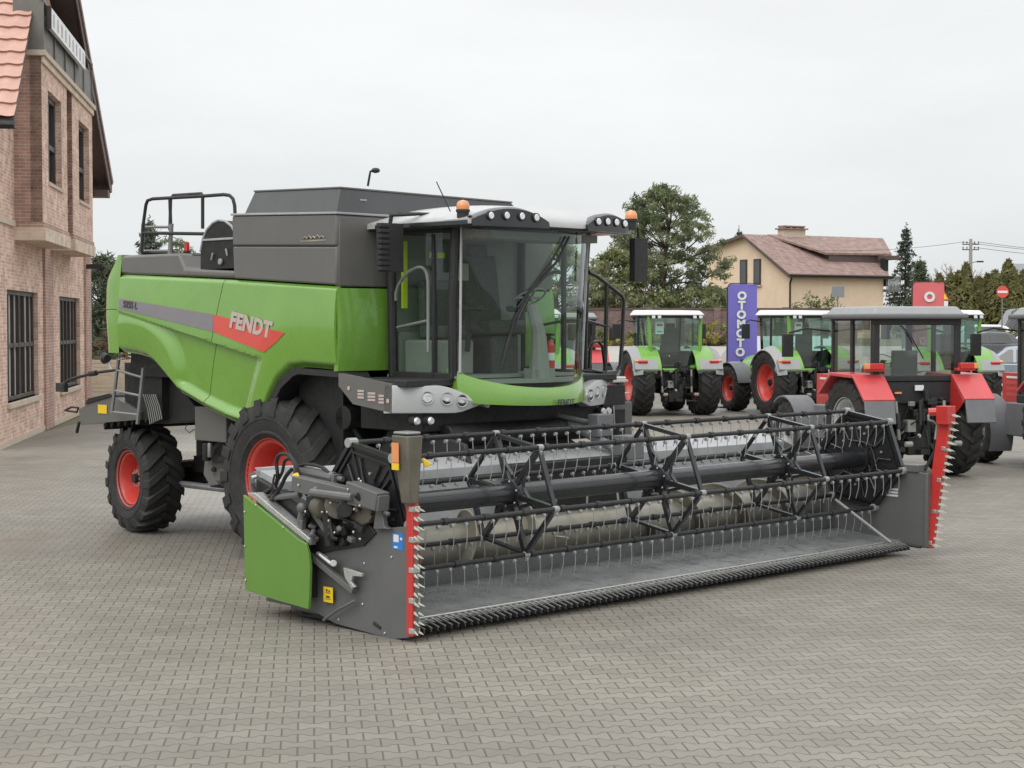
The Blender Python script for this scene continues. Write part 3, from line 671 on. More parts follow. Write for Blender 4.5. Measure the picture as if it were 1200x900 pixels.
# ------------------------------------------------------------------ HEADER (mounted on the combine)
YN, YE = -3.5, 3.92          # near and far end of the header
b = MB().use('sheet')
def floor_prof():
    pts = [(4.40,.135),(4.34,.15),(3.5,.215),(3.4,.2)]
    for k in range(9):
        a = R(-20-17*k); pts.append((3.13+.36*math.cos(a), .50+.36*math.sin(a)))
    return pts
fp = floor_prof()
vs = []; fs = []
NY = 12
for x, z in fp:
    for j in range(NY+1): vs.append((x, lerp(YN, YE, j/NY), z))
for i in range(len(fp)-1):
    for j in range(NY): fs.append((i*(NY+1)+j, (i+1)*(NY+1)+j, (i+1)*(NY+1)+j+1, i*(NY+1)+j+1))
b.add(vs, fs)
b.use('hgrey').pxz([(4.4,.10),(4.4,.13),(3.5,.2),(2.85,.1),(2.85,.07),(4.2,.06)], YN+.01, YE-.01)
b.use('backsheet').hexa([(2.74,YN,.5),(2.78,YN,.5),(2.78,YE,.5),(2.74,YE,.5),(2.66,YN,1.2),(2.7,YN,1.2),(2.7,YE,1.2),(2.66,YE,1.2)])
b.use('backsheet').pxz([(2.42,1.27),(2.74,1.19),(2.74,1.10),(2.42,1.05)], YN, YE)
b.use('hgrey').bb((2.45,YN,.3),(2.65,YE,.5)); b.use('hgrey').bb((2.5,YN,.1),(2.9,YE,.13))
for k in range(8): y = lerp(YN+.2, YE-.2, k/7); b.use('black').bb((2.9,y-.15,.015),(4.2,y+.15,.058))  # black skid plates added underneath to deepen the header's contact shadow
b.use('black').bb((2.95,YN+.05,.03),(3.1,YE-.05,.07))
b.use('steel').bb((4.375,YN+.05,.151),(4.395,YE-.05,.165))
for k in range(9):
    y = lerp(YN+.4, YE-.4, k/8); b.use('hgrey').bb((2.52,y-.03,.5),(2.64,y+.03,1.08))
HD = b.build('header', None, CH, .004)
HD['label'] = 'wide cutting header with black pickup reel and green end cover'
# knife bar with guards
b = MB().use('black').bb((4.36,YN+.02,.085),(4.44,YE-.1,.125))
n = 96
for k in range(n):
    y = lerp(YN+.06, YE-.12, k/(n-1))
    b.use('black').hexa([(4.40,y-.017,.06),(4.40,y+.017,.06),(4.40,y+.015,.135),(4.40,y-.015,.135),(4.57,y-.005,.07),(4.57,y+.005,.07),(4.555,y+.005,.10),(4.555,y-.005,.10)])
    b.use('knifeteeth').hexa([(4.40,y-.008,.136),(4.40,y+.008,.136),(4.40,y+.007,.15),(4.40,y-.007,.15),(4.575,y-.003,.098),(4.575,y+.003,.098),(4.575,y+.003,.106),(4.575,y-.003,.106)])
    b.add([(4.40,y+.018,.134),(4.40,y+.058,.134),(4.49,y+.0375,.122),(4.40,y+.018,.141),(4.40,y+.058,.141),(4.49,y+.0375,.128)], [(0,1,2),(3,5,4),(0,3,4,1),(1,4,5,2),(2,5,3,0)])
    b.use('steel').box((4.40,y,.142),(.04,.03,.014))
b.build('knife_bar', None, HD)
# auger
b = MB().use('auger').cyl((3.13,YN+.06,.50),(3.13,YE-.06,.50),.2,n=28)
def flight(y0, y1, turns, hand):
    n = int(turns*28); vs = []; fs = []
    for i in range(n+1):
        t = i/n; a = hand*2*PI*turns*t; y = lerp(y0, y1, t)
        for r, dy in ((.2,-.006),(.325,-.004),(.325,.004),(.2,.006)): vs.append((3.13+r*math.cos(a), y+dy, .50+r*math.sin(a)))
    for i in range(n):
        for j in range(4): fs.append((i*4+j, (i+1)*4+j, (i+1)*4+(j+1) % 4, i*4+(j+1) % 4))
    b.add(vs, fs)
b.use('flight'); flight(YN+.1, -.55, 3.6, 1); flight(.75, YE-.1, 3.9, -1)
b.use('straw')
for (y0, y1, tn, hd) in ((YN+.1,-.55,3.6,1),(.75,YE-.1,3.9,-1)):
    nn_ = int(tn*28); b.tube([(3.13+.325*math.cos(hd*2*PI*tn*i/nn_), lerp(y0,y1,i/nn_), .5+.325*math.sin(hd*2*PI*tn*i/nn_)) for i in range(nn_+1)], .009, 5)
b.use('steel')
for k in range(14):
    y = lerp(-.6, .8, k/13); a = k*1.3; b.tube([(3.13,y,.5),(3.13+.36*math.cos(a),y,.5+.36*math.sin(a))], .012, 6)
b.build('auger', None, HD, ang=45)
# ---- reel
RC = Vector((3.85, 0, 1.04)); RR = .575; RY0, RY1 = -3.42, 3.86
angs = [R(110-60*k) for k in range(6)]
def rp(a, r, y): return Vector((RC.x+r*math.cos(a), y, RC.z+r*math.sin(a)))
b = MB().use('gloss_black').cyl((RC.x,RY0,RC.z),(RC.x,RY1,RC.z),.095,n=28); b.build('reel_tube', None, HD)
def flatbar(bb_, a, c, w_, th, y):
    a = Vector(a); c = Vector(c); d = (c-a).normalized(); nn = Vector((-d.z, 0, d.x))*w_/2; t = Vector((0, th/2, 0))
    bb_.hexa([a-nn-t, c-nn-t, c+nn-t, a+nn-t, a-nn+t, c-nn+t, c+nn+t, a+nn+t])
for y in (-1.74, .33, 2.40):
    b = MB().use('gloss_black'); b.cyl((RC.x,y-.04,RC.z),(RC.x,y+.04,RC.z),.135,n=24)
    for k in range(6):
        a = angs[k]; a2 = angs[(k+1) % 6]
        flatbar(b, rp(a, .1, y), rp(a, RR-.02, y), .05, .05, y)
        flatbar(b, rp(a, RR-.01, y), rp(a2, RR-.01, y), .04 if k % 2 == 0 else .028, .05, y)
        # curved gusset between neighbouring arms
        pts = [rp(a, .34, y), rp((a+a2)/2+.0, .17, y), rp(a2, .34, y)] if k % 2 == 0 else [rp(a, .26, y), rp((a+a2)/2, .17, y), rp(a2, .26, y)]
        b.tube([pts[0], pts[0].lerp(pts[1], .7), pts[1], pts[2].lerp(pts[1], .7), pts[2]], .018, 6)
    b.use('tine')
    for a in angs: b.cyl(rp(a, RR, y)-Vector((0,.03,0)), rp(a, RR, y)+Vector((0,.03,0)), .03, n=10)
    b.use('steel')
    for k in range(6): q = rp(angs[k]+.5, .115, y); b.cyl(q-Vector((0,.05,0)), q+Vector((0,.05,0)), .012, n=6)
    b.build('reel_spider', None, HD, .004)
for y, s in ((RY0-.03, -1), (RY1+.03, 1)):
    b = MB().use('black')
    P = [rp(a, RR-.03, y) for a in angs]; b.prism([p+Vector((0,-.004,0)) for p in P], (0,.008,0))
    b.use('gloss_black'); b.cyl((RC.x,y-.05,RC.z),(RC.x,y+.05,RC.z),.14,n=24)
    for k in range(6):
        a = angs[k]; a2 = angs[(k+1) % 6]
        for ro, w_ in ((RR-.005,.035),(RR-.075,.02)): flatbar(b, rp(a, ro, y), rp(a2, ro, y), w_, .06, y)
        flatbar(b, rp(a, .1, y), rp(a, RR-.05, y), .03, .035, y)
        q = [rp(a+.2, .42, y), rp(a+.25, .26, y), rp((a+a2)/2, .2, y), rp(a2-.25, .26, y), rp(a2-.2, .42, y)]
        for off in (-.02, .02): b.tube([p+Vector((0,off,0)) for p in q], .012, 6)
    b.use('tine')
    for a in angs:
        b.cyl(rp(a, RR, y)-Vector((0,.045,0)), rp(a, RR, y)+Vector((0,.045,0)), .042, n=10)
        q = rp(a+.5, .3, y); b.cyl(q-Vector((0,.02,0)), q+Vector((0,.02,0)), .014, n=6)
    b.build('reel_end_plate', None, HD)
rnd = random.Random(3)
for a in angs:
    b = MB().use('plastic'); c = rp(a, RR, 0)
    b.tube([(c.x,RY0-.02,c.z),(c.x,RY1+.02,c.z)], .022, 10)
    nt_ = 46
    for k in range(nt_):
        y = lerp(RY0+.1, RY1-.1, k/(nt_-1))
        if k % 3 == 1: b.use('plastic').cyl((c.x,y+.06,c.z),(c.x,y+.12,c.z),.032,n=8)
        b.use('tine'); j = rnd.uniform(-.012,.012); lean = rnd.uniform(-.006,.006)
        b.cyl((c.x+.012,y-.014,c.z-.040),(c.x+.012,y+.014,c.z-.040),.017,n=8)
        b.tube([(c.x+.026,y,c.z-.045),(c.x+.03+j*.3,y+lean,c.z-.13),(c.x+.022+j,y+lean*2,c.z-.19),(c.x+.005+j,y+lean*2,c.z-.245)], .0042, 5)
    b.build('tine_bar', None, HD)
# ---- near end: end plate, green cover, drives
b = MB().use('hgrey')
P = [PY(*q, YN-.04) for q in ((363,650),(393,643),(428,639),(433,634),(437,620),(478,617),(486,640),(488,744),(478,748),(458,749),(393,731),(363,714))]
b.prism(P, (0,.035,0)); b.pxz([(2.75,.15),(3.0,.15),(3.3,.55),(4.45,.6),(4.45,.1),(2.9,.08)], YN, YN+.02); b.pxz([(2.45,.15),(2.95,.15),(2.95,.95),(2.45,1.1)], YN-.02, YN+.0)
b.use('steel')
for q in ((459,653),(427,660),(425,708),(397,726),(451,742)): p = PY(*q, YN-.042); b.cyl(p, p+Vector((0,-.008,0)), .013, n=8)
b.use('plastic').box(PY(442,733,YN-.042), (.1,.012,.03), (0,R(20),0))
b.build('end_plate', None, HD, .006)
b = MB().use('green2')
P = [PY(*q, -3.72) for q in ((285,580),(310,600),(349,632),(358,637),(361,648),(363,665),(362,700),(361,714),(325,704),(287,691))]
b.prism(P, (0,.03,0)); b.use('steel'); b.prism([PY(*q, -3.72)+Vector((0,.031,0)) for q in ((286,578),(295,578),(360,632),(358,637))], (0,.10,0))
for q in ((287,600),(287,640),(288,680),(300,592),(332,618)): p = PY(*q, -3.722); b.cyl(p, p+Vector((0,-.008,0)), .012, n=8)
b.build('end_cover', None, HD, .008)
b = MB().use('sheet'); b.prism([PY(*q, -3.68) for q in ((291,579),(301,580),(360,632),(352,636))], (0,.22,0))
b.use('black').prism([PY(*q, -3.56) for q in ((300,560),(350,590),(420,600),(440,625),(425,640),(365,650),(300,600))], (0,.12,0)); b.build('drive_housing', None, HD, .006)
# reel arm: box beam, cylinder, gearbox, props
b = MB().use('hgrey')
A = PY(348,566,-3.62); B2 = PY(450,590,-3.62)
def beam(bb_, a, c, h, w_):
    d = (c-a).normalized(); up = Vector((-d.z,0,d.x)); 
    if up.z < 0: up = -up
    u2 = up*h/2; t = Vector((0,w_/2,0)); bb_.hexa([a-u2-t, c-u2-t, c-u2+t, a-u2+t, a+u2-t, c+u2-t, c+u2+t, a+u2+t])
beam(b, A, B2, .13, .12); beam(b, PY(412,574,-3.62), PY(448,588,-3.62), .15, .14)
b.tube([PY(365,577,-3.7), PY(413,583,-3.7)], .035, 10); b.tube([PY(367,577,-3.7), PY(372,572,-3.66)], .03, 8)
b.tube([PY(348,551,-3.5), PY(392,560,-3.5)], .05, 10); b.tube([PY(392,560,-3.5), PY(402,562,-3.5)], .025, 8); b.bb(PY(391,567,-3.55), PY(398,555,-3.45))
b.prism([PY(*q,-3.6) for q in ((440,598),(447,596),(450,617),(456,620),(437,620))], (0,.05,0)); b.tube([PY(450,600,-3.6), PY(456,603,-3.6)], .02, 6)
b.tube([PY(357,597,-3.6), PY(350,632,-3.6)], .05, 8); b.ball(PY(354,595,-3.66), .05, 10); b.tube([PY(320,583,-3.6), PY(352,580,-3.6)], .028, 8)
b.prism([PY(*q,-3.58) for q in ((362,600),(370,598),(382,622),(380,626))], (0,.04,0))
b.build('reel_arm', None, HD, .006)
b = MB().use('khaki'); c = PY(378,592,-3.6); b.lathe([(.001,-.12),(.09,-.12),(.11,-.08),(.11,.04),(.08,.08),(.001,.09)], c, (1,-.35,-.1), 16)
b.cyl(PY(397,592,-3.62), PY(397,592,-3.45), .12, n=16); b.prism([PY(*q,-3.6) for q in ((402,582),(436,592),(432,612),(420,618),(402,608))], (0,.22,0)); b.use('dark').cyl(PY(404,597,-3.7), PY(404,597,-3.6), .07, n=14)
b.use('dark').tube([PY(384,602,-3.62), PY(388,640,-3.62)], .05, 8); b.tube([PY(378,600,-3.62), PY(394,604,-3.62), PY(418,614,-3.62)], .02, 8); b.tube([PY(386,608,-3.68), PY(390,630,-3.68), PY(396,632,-3.68)], .02, 6)
rg = random.Random(12)
for k in range(26):
    p = PY(rg.uniform(352,438), rg.uniform(585,640), -3.62+rg.uniform(-.05,.06)); b.use(rg.choice(('dark','hgrey','plastic','khaki','dark')))
    if k % 3: b.box(p, (rg.uniform(.03,.1), rg.uniform(.03,.07), rg.uniform(.03,.1)), (0, rg.uniform(-.6,.6), 0))
    else: b.cyl(p, p+Vector((rg.uniform(-.05,.05), -.05, rg.uniform(-.05,.05))), rg.uniform(.015,.04), n=10)
b.use('steel')
for k in range(16):
    p = PY(rg.uniform(345,445), rg.uniform(560,640), -3.69); b.cyl(p, p+Vector((0,-.014,0)), .013, n=6)
b.build('reel_gearbox', None, HD, .01)
b = MB().use('backsheet'); b.prism([PY(*q,-3.3) for q in ((298,548),(343,546),(344,568),(312,570))], (0,.25,0)); b.use('hgrey'); b.prism([PY(*q,-3.45) for q in ((291,556),(298,552),(318,572),(316,586),(306,590),(294,577))], (0,.12,0)); b.use('steel')
for k in range(4): p = PY(295+5*k,560+4*k,-3.5); b.cyl(p, p+Vector((0,.06,.01)), .02, n=8)
b.use('sheet').prism([PY(*q,-3.55) for q in ((358,634),(383,630),(386,645),(372,652),(362,646))], (0,.06,0)); b.use('steel').tube([PY(372,648,-3.6),PY(384,655,-3.6)], .02, 6)
b.build('coupler_plate', None, HD, .006)
b = MB().use('hose')
def hz(pts, y, r=.018):
    P = [PY(px,py,y) for px,py in pts]; Q = []
    for i in range(len(P)-1):
        p0 = P[max(i-1,0)]; p1 = P[i]; p2 = P[i+1]; p3 = P[min(i+2,len(P)-1)]
        for k in range(5):
            t = k/5; Q.append(.5*((2*p1)+(p2-p0)*t+(2*p0-5*p1+4*p2-p3)*t*t+(3*p1-p0-3*p2+p3)*t**3))
    Q.append(P[-1]); b.tube(Q, r, 6)
hz([(296,567),(303,582),(318,580),(325,560),(324,542),(328,533),(338,533),(346,545),(350,560),(360,580)], -3.6)
hz([(302,590),(315,588),(328,572),(335,558),(342,550)], -3.62); hz([(302,580),(318,572),(330,555),(334,540),(344,540),(352,558)], -3.58, .015)
hz([(345,548),(360,544),(378,548),(385,554)], -3.52, .015); hz([(322,556),(320,566),(323,574)], -3.64, .01); b.build('hydraulic_hose', None, HD)
b = MB().use('yellow'); b.tube([PY(346,556,-3.63), PY(351,567,-3.63)], .03, 6); b.build('lock_lever', None, HD)
# slanted rail and latch on the lower plate
b = MB().use('hgrey'); beam(b, PY(363,650,-3.6), PY(415,693,-3.6), .05, .05); b.tube([PY(379,727,-3.6), PY(395,715,-3.6), PY(416,704,-3.6)], .014, 6); b.use('steel')
b.prism([PY(*q,-3.62) for q in ((402,665),(424,672),(424,676),(413,675),(411,682),(416,688),(412,690),(404,677))], (0,.03,0)); b.tube([PY(375,650,-3.62), PY(390,662,-3.62)], .02, 6); b.cyl(PY(391,660,-3.64), PY(391,660,-3.58), .03, n=10); b.use('dark').bb(PY(362,700,-3.62), PY(372,655,-3.56)); b.build('cover_latch', None, HD, .004)
def sticker(name, px0, py0, px1, py1, y, m, marks):
    a, c = PY(px0,py0,y), PY(px1,py1,y); bb_ = MB().use(m); bb_.hexa([(a.x,y,c.z),(c.x,y,c.z),(c.x,y+.003,c.z),(a.x,y+.003,c.z),(a.x,y,a.z),(c.x,y,a.z),(c.x,y+.003,a.z),(a.x,y+.003,a.z)])
    for mm, u0, v0, u1, v1 in marks:
        bb_.use(mm).bb((lerp(a.x,c.x,u0),y-.002,lerp(c.z,a.z,v0)),(lerp(a.x,c.x,u1),y+.001,lerp(c.z,a.z,v1)))
    return bb_.build(name, None, HD)
sticker('warning_sticker', 379,687,390,707, YN-.078, 'yellow', [('darklogo',.25,.6,.75,.64),('darklogo',.2,.2,.8,.23),('darklogo',.3,.7,.45,.85),('darklogo',.55,.68,.7,.8),('darklogo',.3,.3,.7,.42)])
sticker('warning_sticker', 460,624,472,645, YN-.043, 'blue', [('white',.1,.45,.6,.9),('white',.15,.08,.5,.2),('white',.75,.6,.95,.75)])
# vertical side knives at both ends
def sideknife(P0, P1, wx, name, k2, lab):
    bb_ = MB().use('red'); d = (P1-P0); t = Vector((wx/2,0,0)); yy = Vector((0,.035,0))
    bb_.hexa([P0-t-yy, P0+t-yy, P0+t+yy, P0-t+yy, P1-t-yy, P1+t-yy, P1+t+yy, P1-t+yy])
    bb_.use('tooth'); n = int(d.length/.075)
    for k in range(n):
        p = P0+d*((k+.5)/n)+t+Vector((.002,0,0)); L_ = (.09+.02*(k % 2))*k2
        u3 = d.normalized()*.013
        for s in (-1, 1):
            q = Vector((0,s*.014*k2,0)); bb_.add([p-u3+q*.4, p+u3+q*.4, p+u3+q*1.8, p-u3+q*1.8, p+Vector((L_,0,-.03))+q*2.6], [(0,1,2,3),(0,4,1),(1,4,2),(2,4,3),(3,4,0)])
    bb_.use('steel')
    for k in range(5):
        p = P0+d*(.04+.92*k/4)+Vector((.3*wx,0,0)); bb_.box(p, (.05,.085,.045))
    o = bb_.build(name, None, HD, .004)
    return o
sideknife(PX(483.5,745,4.52), PX(483.5,590,4.52), .075, 'side_knife', 1, '')
b = MB().use('khaki'); b.hexa([PX(477,590,4.5)+Vector(q) for q in ((-.03,-.04,0),(.09,-.04,0),(.09,.05,0),(-.03,.05,0))]+[PX(477,510,4.5)+Vector(q) for q in ((-.10,-.085,0),(.10,-.085,0),(.10,.085,0),(-.10,.085,0))]); b.use('sheet').bb(PX(477,509,4.5)+Vector((-.09,-.075,.0)), PX(477,509,4.5)+Vector((.09,.075,.025)))
b.use('yellow').prism([PX(494,536,4.6), PX(505,544,4.6), PX(496,548,4.6)], (.03,.0,0)); b.build('knife_gearbox', None, HD, .02)
p = PX(477,510,4.5); b = MB().use('orange'); b.bb((4.415,p.y-.093,1.47),(4.50,p.y-.086,1.63)); b.use('yellow').bb((4.415,p.y-.092,1.41),(4.50,p.y-.085,1.465)); b.build('reflector', None, HD)
fb, ft = PX(1087,642,4.68), PX(1110,482,4.86)
sideknife(fb, ft, .135, 'side_knife', 1.1, '')
b = MB().use('red'); b.box(ft+Vector((0,-.03,-.04)), (.15,.16,.2)); b.tube([ft+Vector((0,0,.0)), PX(1088,483,4.7)], .045, 8); b.use('tine').tube([PX(1088,486,4.72),PX(1088,492,4.72),PX(1094,494,4.72),PX(1098,498,4.74),PX(1096,515,4.74)], .014, 6); b.use('hose').tube([PX(1097,505,4.7),PX(1095,530,4.65),PX(1084,550,4.6),PX(1079,556,4.5)], .02, 6); b.build('knife_gearbox', None, HD, .02)
b = MB().use('hgrey'); b.pxz([(2.6,.1),(4.4,.09),(4.68,.1),(4.72,.92),(4.45,.95),(4.0,.93),(3.3,1.0),(2.6,1.25)], YE, YE+.03)
b.bb((4.68,YE-.02,.1),(4.72,YE+.06,.93)); b.use('hgrey').box((4.45,YE+.08,.97),(.3,.2,.08)); b.use('plastic').tube([(4.3,YE-.05,.12),(4.65,YE-.02,.1)],.02,6)
b.use('tine').tube([(3.9,YE-.6,.62),(4.45,YE-.32,.16)],.018,6); b.use('black').box((2.9,YE+.08,.6),(.5,.15,.8)); b.build('end_plate', None, HD, .006)
b = MB().use('white'); a = PY(1040,576,YE-.004)
for k in range(3): b.bb((a.x-.08+.02*k,YE-.006,a.z+.02-.035*k),(a.x+.14,YE-.004,a.z+.042-.035*k))
b.build('end_plate_sticker', None, HD)
# ------------------------------------------------------------------ SETTING: ground, paving
def gz(Y): return 0.0 if Y < 52 else min(.029*(Y-52), 1.5)
def node_math(t, op, a, b=None, c=None):
    n = N(t, 'ShaderNodeMath', operation=op)
    for i, q in enumerate((a, b, c)):
        if q is None: continue
        if isinstance(q, (int, float)): n.inputs[i].default_value = q
        else: t.links.new(q, n.inputs[i])
    return n.outputs[0]
def paver_material():
    m = bpy.data.materials.new('interlocking_pavers'); m.use_nodes = True; t = m.node_tree; b = t.nodes['Principled BSDF']
    tc = N(t, 'ShaderNodeTexCoord'); mp = N(t, 'ShaderNodeMapping'); mp.inputs['Rotation'].default_value = (0, 0, R(-6.6))
    t.links.new(tc.outputs['Object'], mp.inputs[0]); sp = N(t, 'ShaderNodeSeparateXYZ'); t.links.new(mp.outputs[0], sp.inputs[0])
    MA = lambda *a: node_math(t, *a)
    wob = N(t, 'ShaderNodeTexNoise'); wob.inputs['Scale'].default_value = .7; t.links.new(mp.outputs[0], wob.inputs['Vector'])
    u = MA('ADD', MA('DIVIDE', sp.outputs[0], .205), MA('MULTIPLY', wob.outputs[0], .1)); s = MA('DIVIDE', sp.outputs[1], .163)
    r0 = MA('FLOOR', MA('ADD', s, .5)); par = MA('FLOORED_MODULO', r0, 2)
    ph = MA('ADD', u, MA('MULTIPLY', par, .5))
    wv = MA('COSINE', MA('MULTIPLY', ph, 2*PI)); wv = MA('MINIMUM', MA('MAXIMUM', MA('MULTIPLY', wv, 1.9), -1), 1)
    d = MA('SUBTRACT', MA('SUBTRACT', s, r0), MA('MULTIPLY', wv, -.13))
    row = MA('SUBTRACT', r0, MA('LESS_THAN', d, 0))
    dh = MA('MULTIPLY', MA('ABSOLUTE', d), .163)
    uu = MA('ADD', u, MA('MULTIPLY', MA('FLOORED_MODULO', row, 2), .5)); cell = MA('FLOOR', MA('ADD', uu, 0)); fr = MA('SUBTRACT', uu, cell)
    dj = MA('MULTIPLY', MA('MINIMUM', fr, MA('SUBTRACT', 1, fr)), .205)
    sm = N(t, 'ShaderNodeMapRange', interpolation_type='SMOOTHSTEP'); sm.inputs['From Min'].default_value = .003; sm.inputs['From Max'].default_value = .013; t.links.new(dh, sm.inputs['Value'])
    sj = N(t, 'ShaderNodeMapRange', interpolation_type='SMOOTHSTEP'); sj.inputs['From Min'].default_value = .002; sj.inputs['From Max'].default_value = .0085; t.links.new(dj, sj.inputs['Value'])
    stone = MA('MULTIPLY', MA('ADD', MA('MULTIPLY', sm.outputs[0], .8), .2), sj.outputs[0])
    cv = N(t, 'ShaderNodeCombineXYZ'); t.links.new(cell, cv.inputs[0]); t.links.new(row, cv.inputs[1])
    wn = N(t, 'ShaderNodeTexWhiteNoise', noise_dimensions='2D'); t.links.new(cv.outputs[0], wn.inputs['Vector'])
    def nz(scale, det=6, rough=.6):
        n = N(t, 'ShaderNodeTexNoise'); n.inputs['Scale'].default_value = scale; n.inputs['Detail'].default_value = det; n.inputs['Roughness'].default_value = rough
        t.links.new(mp.outputs[0], n.inputs['Vector']); return n.outputs[0]
    def mr(v, a, c, lo, hi):
        n = N(t, 'ShaderNodeMapRange'); n.inputs['From Min'].default_value = a; n.inputs['From Max'].default_value = c; n.inputs['To Min'].default_value = lo; n.inputs['To Max'].default_value = hi
        t.links.new(v, n.inputs['Value']); return n.outputs[0]
    def mixc(f, a, c, mode='MIX'):
        n = N(t, 'ShaderNodeMixRGB', blend_type=mode)
        for i, q in enumerate((f, a, c)):
            if isinstance(q, (int, float)): n.inputs[i].default_value = q
            elif isinstance(q, tuple): n.inputs[i].default_value = q
            else: t.links.new(q, n.inputs[i])
        return n.outputs[0]
    base = mixc(mr(nz(.16, 4), .4, .6, 0, 1), (.243,.224,.187,1), (.230,.210,.182,1))
    base = mixc(mr(nz(.9, 7), .35, .7, 0, .75), base, (.178,.164,.137,1))
    br = mr(wn.outputs[0], 0, 1, .90, 1.08)
    sc_ = N(t, 'ShaderNodeVectorMath', operation='SCALE'); t.links.new(base, sc_.inputs[0]); t.links.new(br, sc_.inputs['Scale'])
    fine = mr(nz(70, 4, .7), .3, .7, .88, 1.1); sc2 = N(t, 'ShaderNodeVectorMath', operation='SCALE'); t.links.new(sc_.outputs[0], sc2.inputs[0]); t.links.new(fine, sc2.inputs['Scale'])
    stain = MA('MULTIPLY', mr(nz(.42, 5, .7), .55, .72, 1, .80), MA('MULTIPLY', mr(nz(.11, 4, .55), .42, .62, .88, 1.06), mr(nz(3.5, 6, .8), .64, .74, 1, .72))); sc3 = N(t, 'ShaderNodeVectorMath', operation='SCALE'); t.links.new(sc2.outputs[0], sc3.inputs[0]); t.links.new(stain, sc3.inputs['Scale'])
    colr = mixc(stone, (.085,.075,.06,1), sc3.outputs[0]); t.links.new(colr, b.inputs['Base Color'])
    t.links.new(mr(nz(.22, 5), .38, .62, .38, .85), b.inputs['Roughness'])
    bp = N(t, 'ShaderNodeBump'); bp.inputs['Strength'].default_value = .5; bp.inputs['Distance'].default_value = .006
    hh = MA('ADD', MA('ADD', stone, MA('MULTIPLY', nz(90, 3), .25)), MA('MULTIPLY', wn.outputs[0], .25)); t.links.new(hh, bp.inputs['Height']); t.links.new(bp.outputs[0], b.inputs['Normal'])
    return m
M['pavers'] = paver_material()
M['earth'] = mat('dull_grass', (.10,.105,.05), .9, var=.3, vscale=.3, col2=(.16,.15,.09))
M['concrete'] = mat('pale_concrete_paving', (.36,.34,.31), .8, var=.12, vscale=.5, bump=.2)
M['asphalt'] = mat('asphalt', (.16,.16,.16), .8, var=.15, vscale=.4)
def sheet(name, m, x0, x1, ys, dz):
    b = MB(); vs = []; fs = []
    for y in ys: vs += [(x0, y, gz(y)+dz), (x1, y, gz(y)+dz)]
    for i in range(len(ys)-1): fs.append((2*i, 2*i+1, 2*i+3, 2*i+2))
    b.add(vs, fs); return tag(b.build(name, m, None, ang=60), kind='structure')
sheet('ground', 'earth', -1500, 1500, [-60, 0, 51.9, 52.1, 70, 90, 103.7, 104, 200, 600, 3000], -.02)
sheet('paved_yard', 'pavers', -11.2, 60, [-20, 0, 20, 40, 51.9, 52.1, 60], 0)
sheet('access_road', 'concrete', -30, 60, [60.01, 75, 90, 96], -.004)

# ------------------------------------------------------------------ brick materials
def brickmat(name, c1, c2, mortar, bw=.25, bh=.075, squash=1):
    m = bpy.data.materials.new(name); m.use_nodes = True; t = m.node_tree; b = t.nodes['Principled BSDF']; b.inputs['Roughness'].default_value = .85
    uv = N(t, 'ShaderNodeUVMap'); br = N(t, 'ShaderNodeTexBrick'); br.inputs['Scale'].default_value = 1; br.inputs['Brick Width'].default_value = bw; br.inputs['Row Height'].default_value = bh
    br.inputs['Mortar Size'].default_value = .008; br.inputs['Mortar Smooth'].default_value = .3; br.inputs['Bias'].default_value = .0
    br.inputs['Color1'].default_value = (*c1,1); br.inputs['Color2'].default_value = (*c2,1); br.inputs['Mortar'].default_value = (*mortar,1)
    t.links.new(uv.outputs[0], br.inputs['Vector'])
    n = N(t, 'ShaderNodeTexNoise'); n.inputs['Scale'].default_value = 2.2; n.inputs['Detail'].default_value = 8; t.links.new(uv.outputs[0], n.inputs['Vector'])
    r = N(t, 'ShaderNodeMapRange'); r.inputs['From Min'].default_value = .3; r.inputs['From Max'].default_value = .7; r.inputs['To Min'].default_value = .75; r.inputs['To Max'].default_value = 1.2; t.links.new(n.outputs[0], r.inputs['Value'])
    s = N(t, 'ShaderNodeVectorMath', operation='SCALE'); t.links.new(br.outputs[0], s.inputs[0]); t.links.new(r.outputs[0], s.inputs['Scale']); t.links.new(s.outputs[0], b.inputs['Base Color'])
    bp = N(t, 'ShaderNodeBump'); bp.inputs['Strength'].default_value = .6; bp.inputs['Distance'].default_value = .01; t.links.new(br.outputs['Fac'], bp.inputs['Height']); bp.invert = True; t.links.new(bp.outputs[0], b.inputs['Normal'])
    return m
M['brick'] = brickmat('pink_buff_brick', (.76,.52,.40), (.52,.32,.25), (.74,.66,.58))
M['brick_dark'] = brickmat('brown_red_brick', (.46,.28,.22), (.36,.22,.18), (.55,.46,.40))
M['brick_buff'] = brickmat('buff_stretcher_course', (.70,.56,.44), (.60,.47,.36), (.68,.6,.52))
M['brick_wall'] = brickmat('purple_brown_wall_brick', (.21,.135,.125), (.165,.11,.10), (.26,.22,.21), .4, .14)
M['tile'] = mat('red_clay_roof_tile', (.52,.31,.25), .6, var=.15, vscale=2.5)
M['tile_brown'] = brickmat('brown_roof_tile', (.31,.215,.185), (.25,.17,.15), (.13,.09,.08), .3, .34)
M['wood_brown'] = mat('brown_soffit_boards', (.105,.072,.066), .6, var=.2, vscale=4)
M['stone'] = mat('buff_stone_coping', (.55,.46,.37), .8, var=.12, vscale=4)
M['frame_brown'] = mat('dark_window_frame', (.05,.04,.035), .5, var=.2)
M['render'] = mat('cream_render', (.80,.62,.46), .85, var=.06, vscale=1.5)
M['rail_metal'] = mat('grey_brown_balcony_panel', (.17,.16,.145), .6, var=.15)

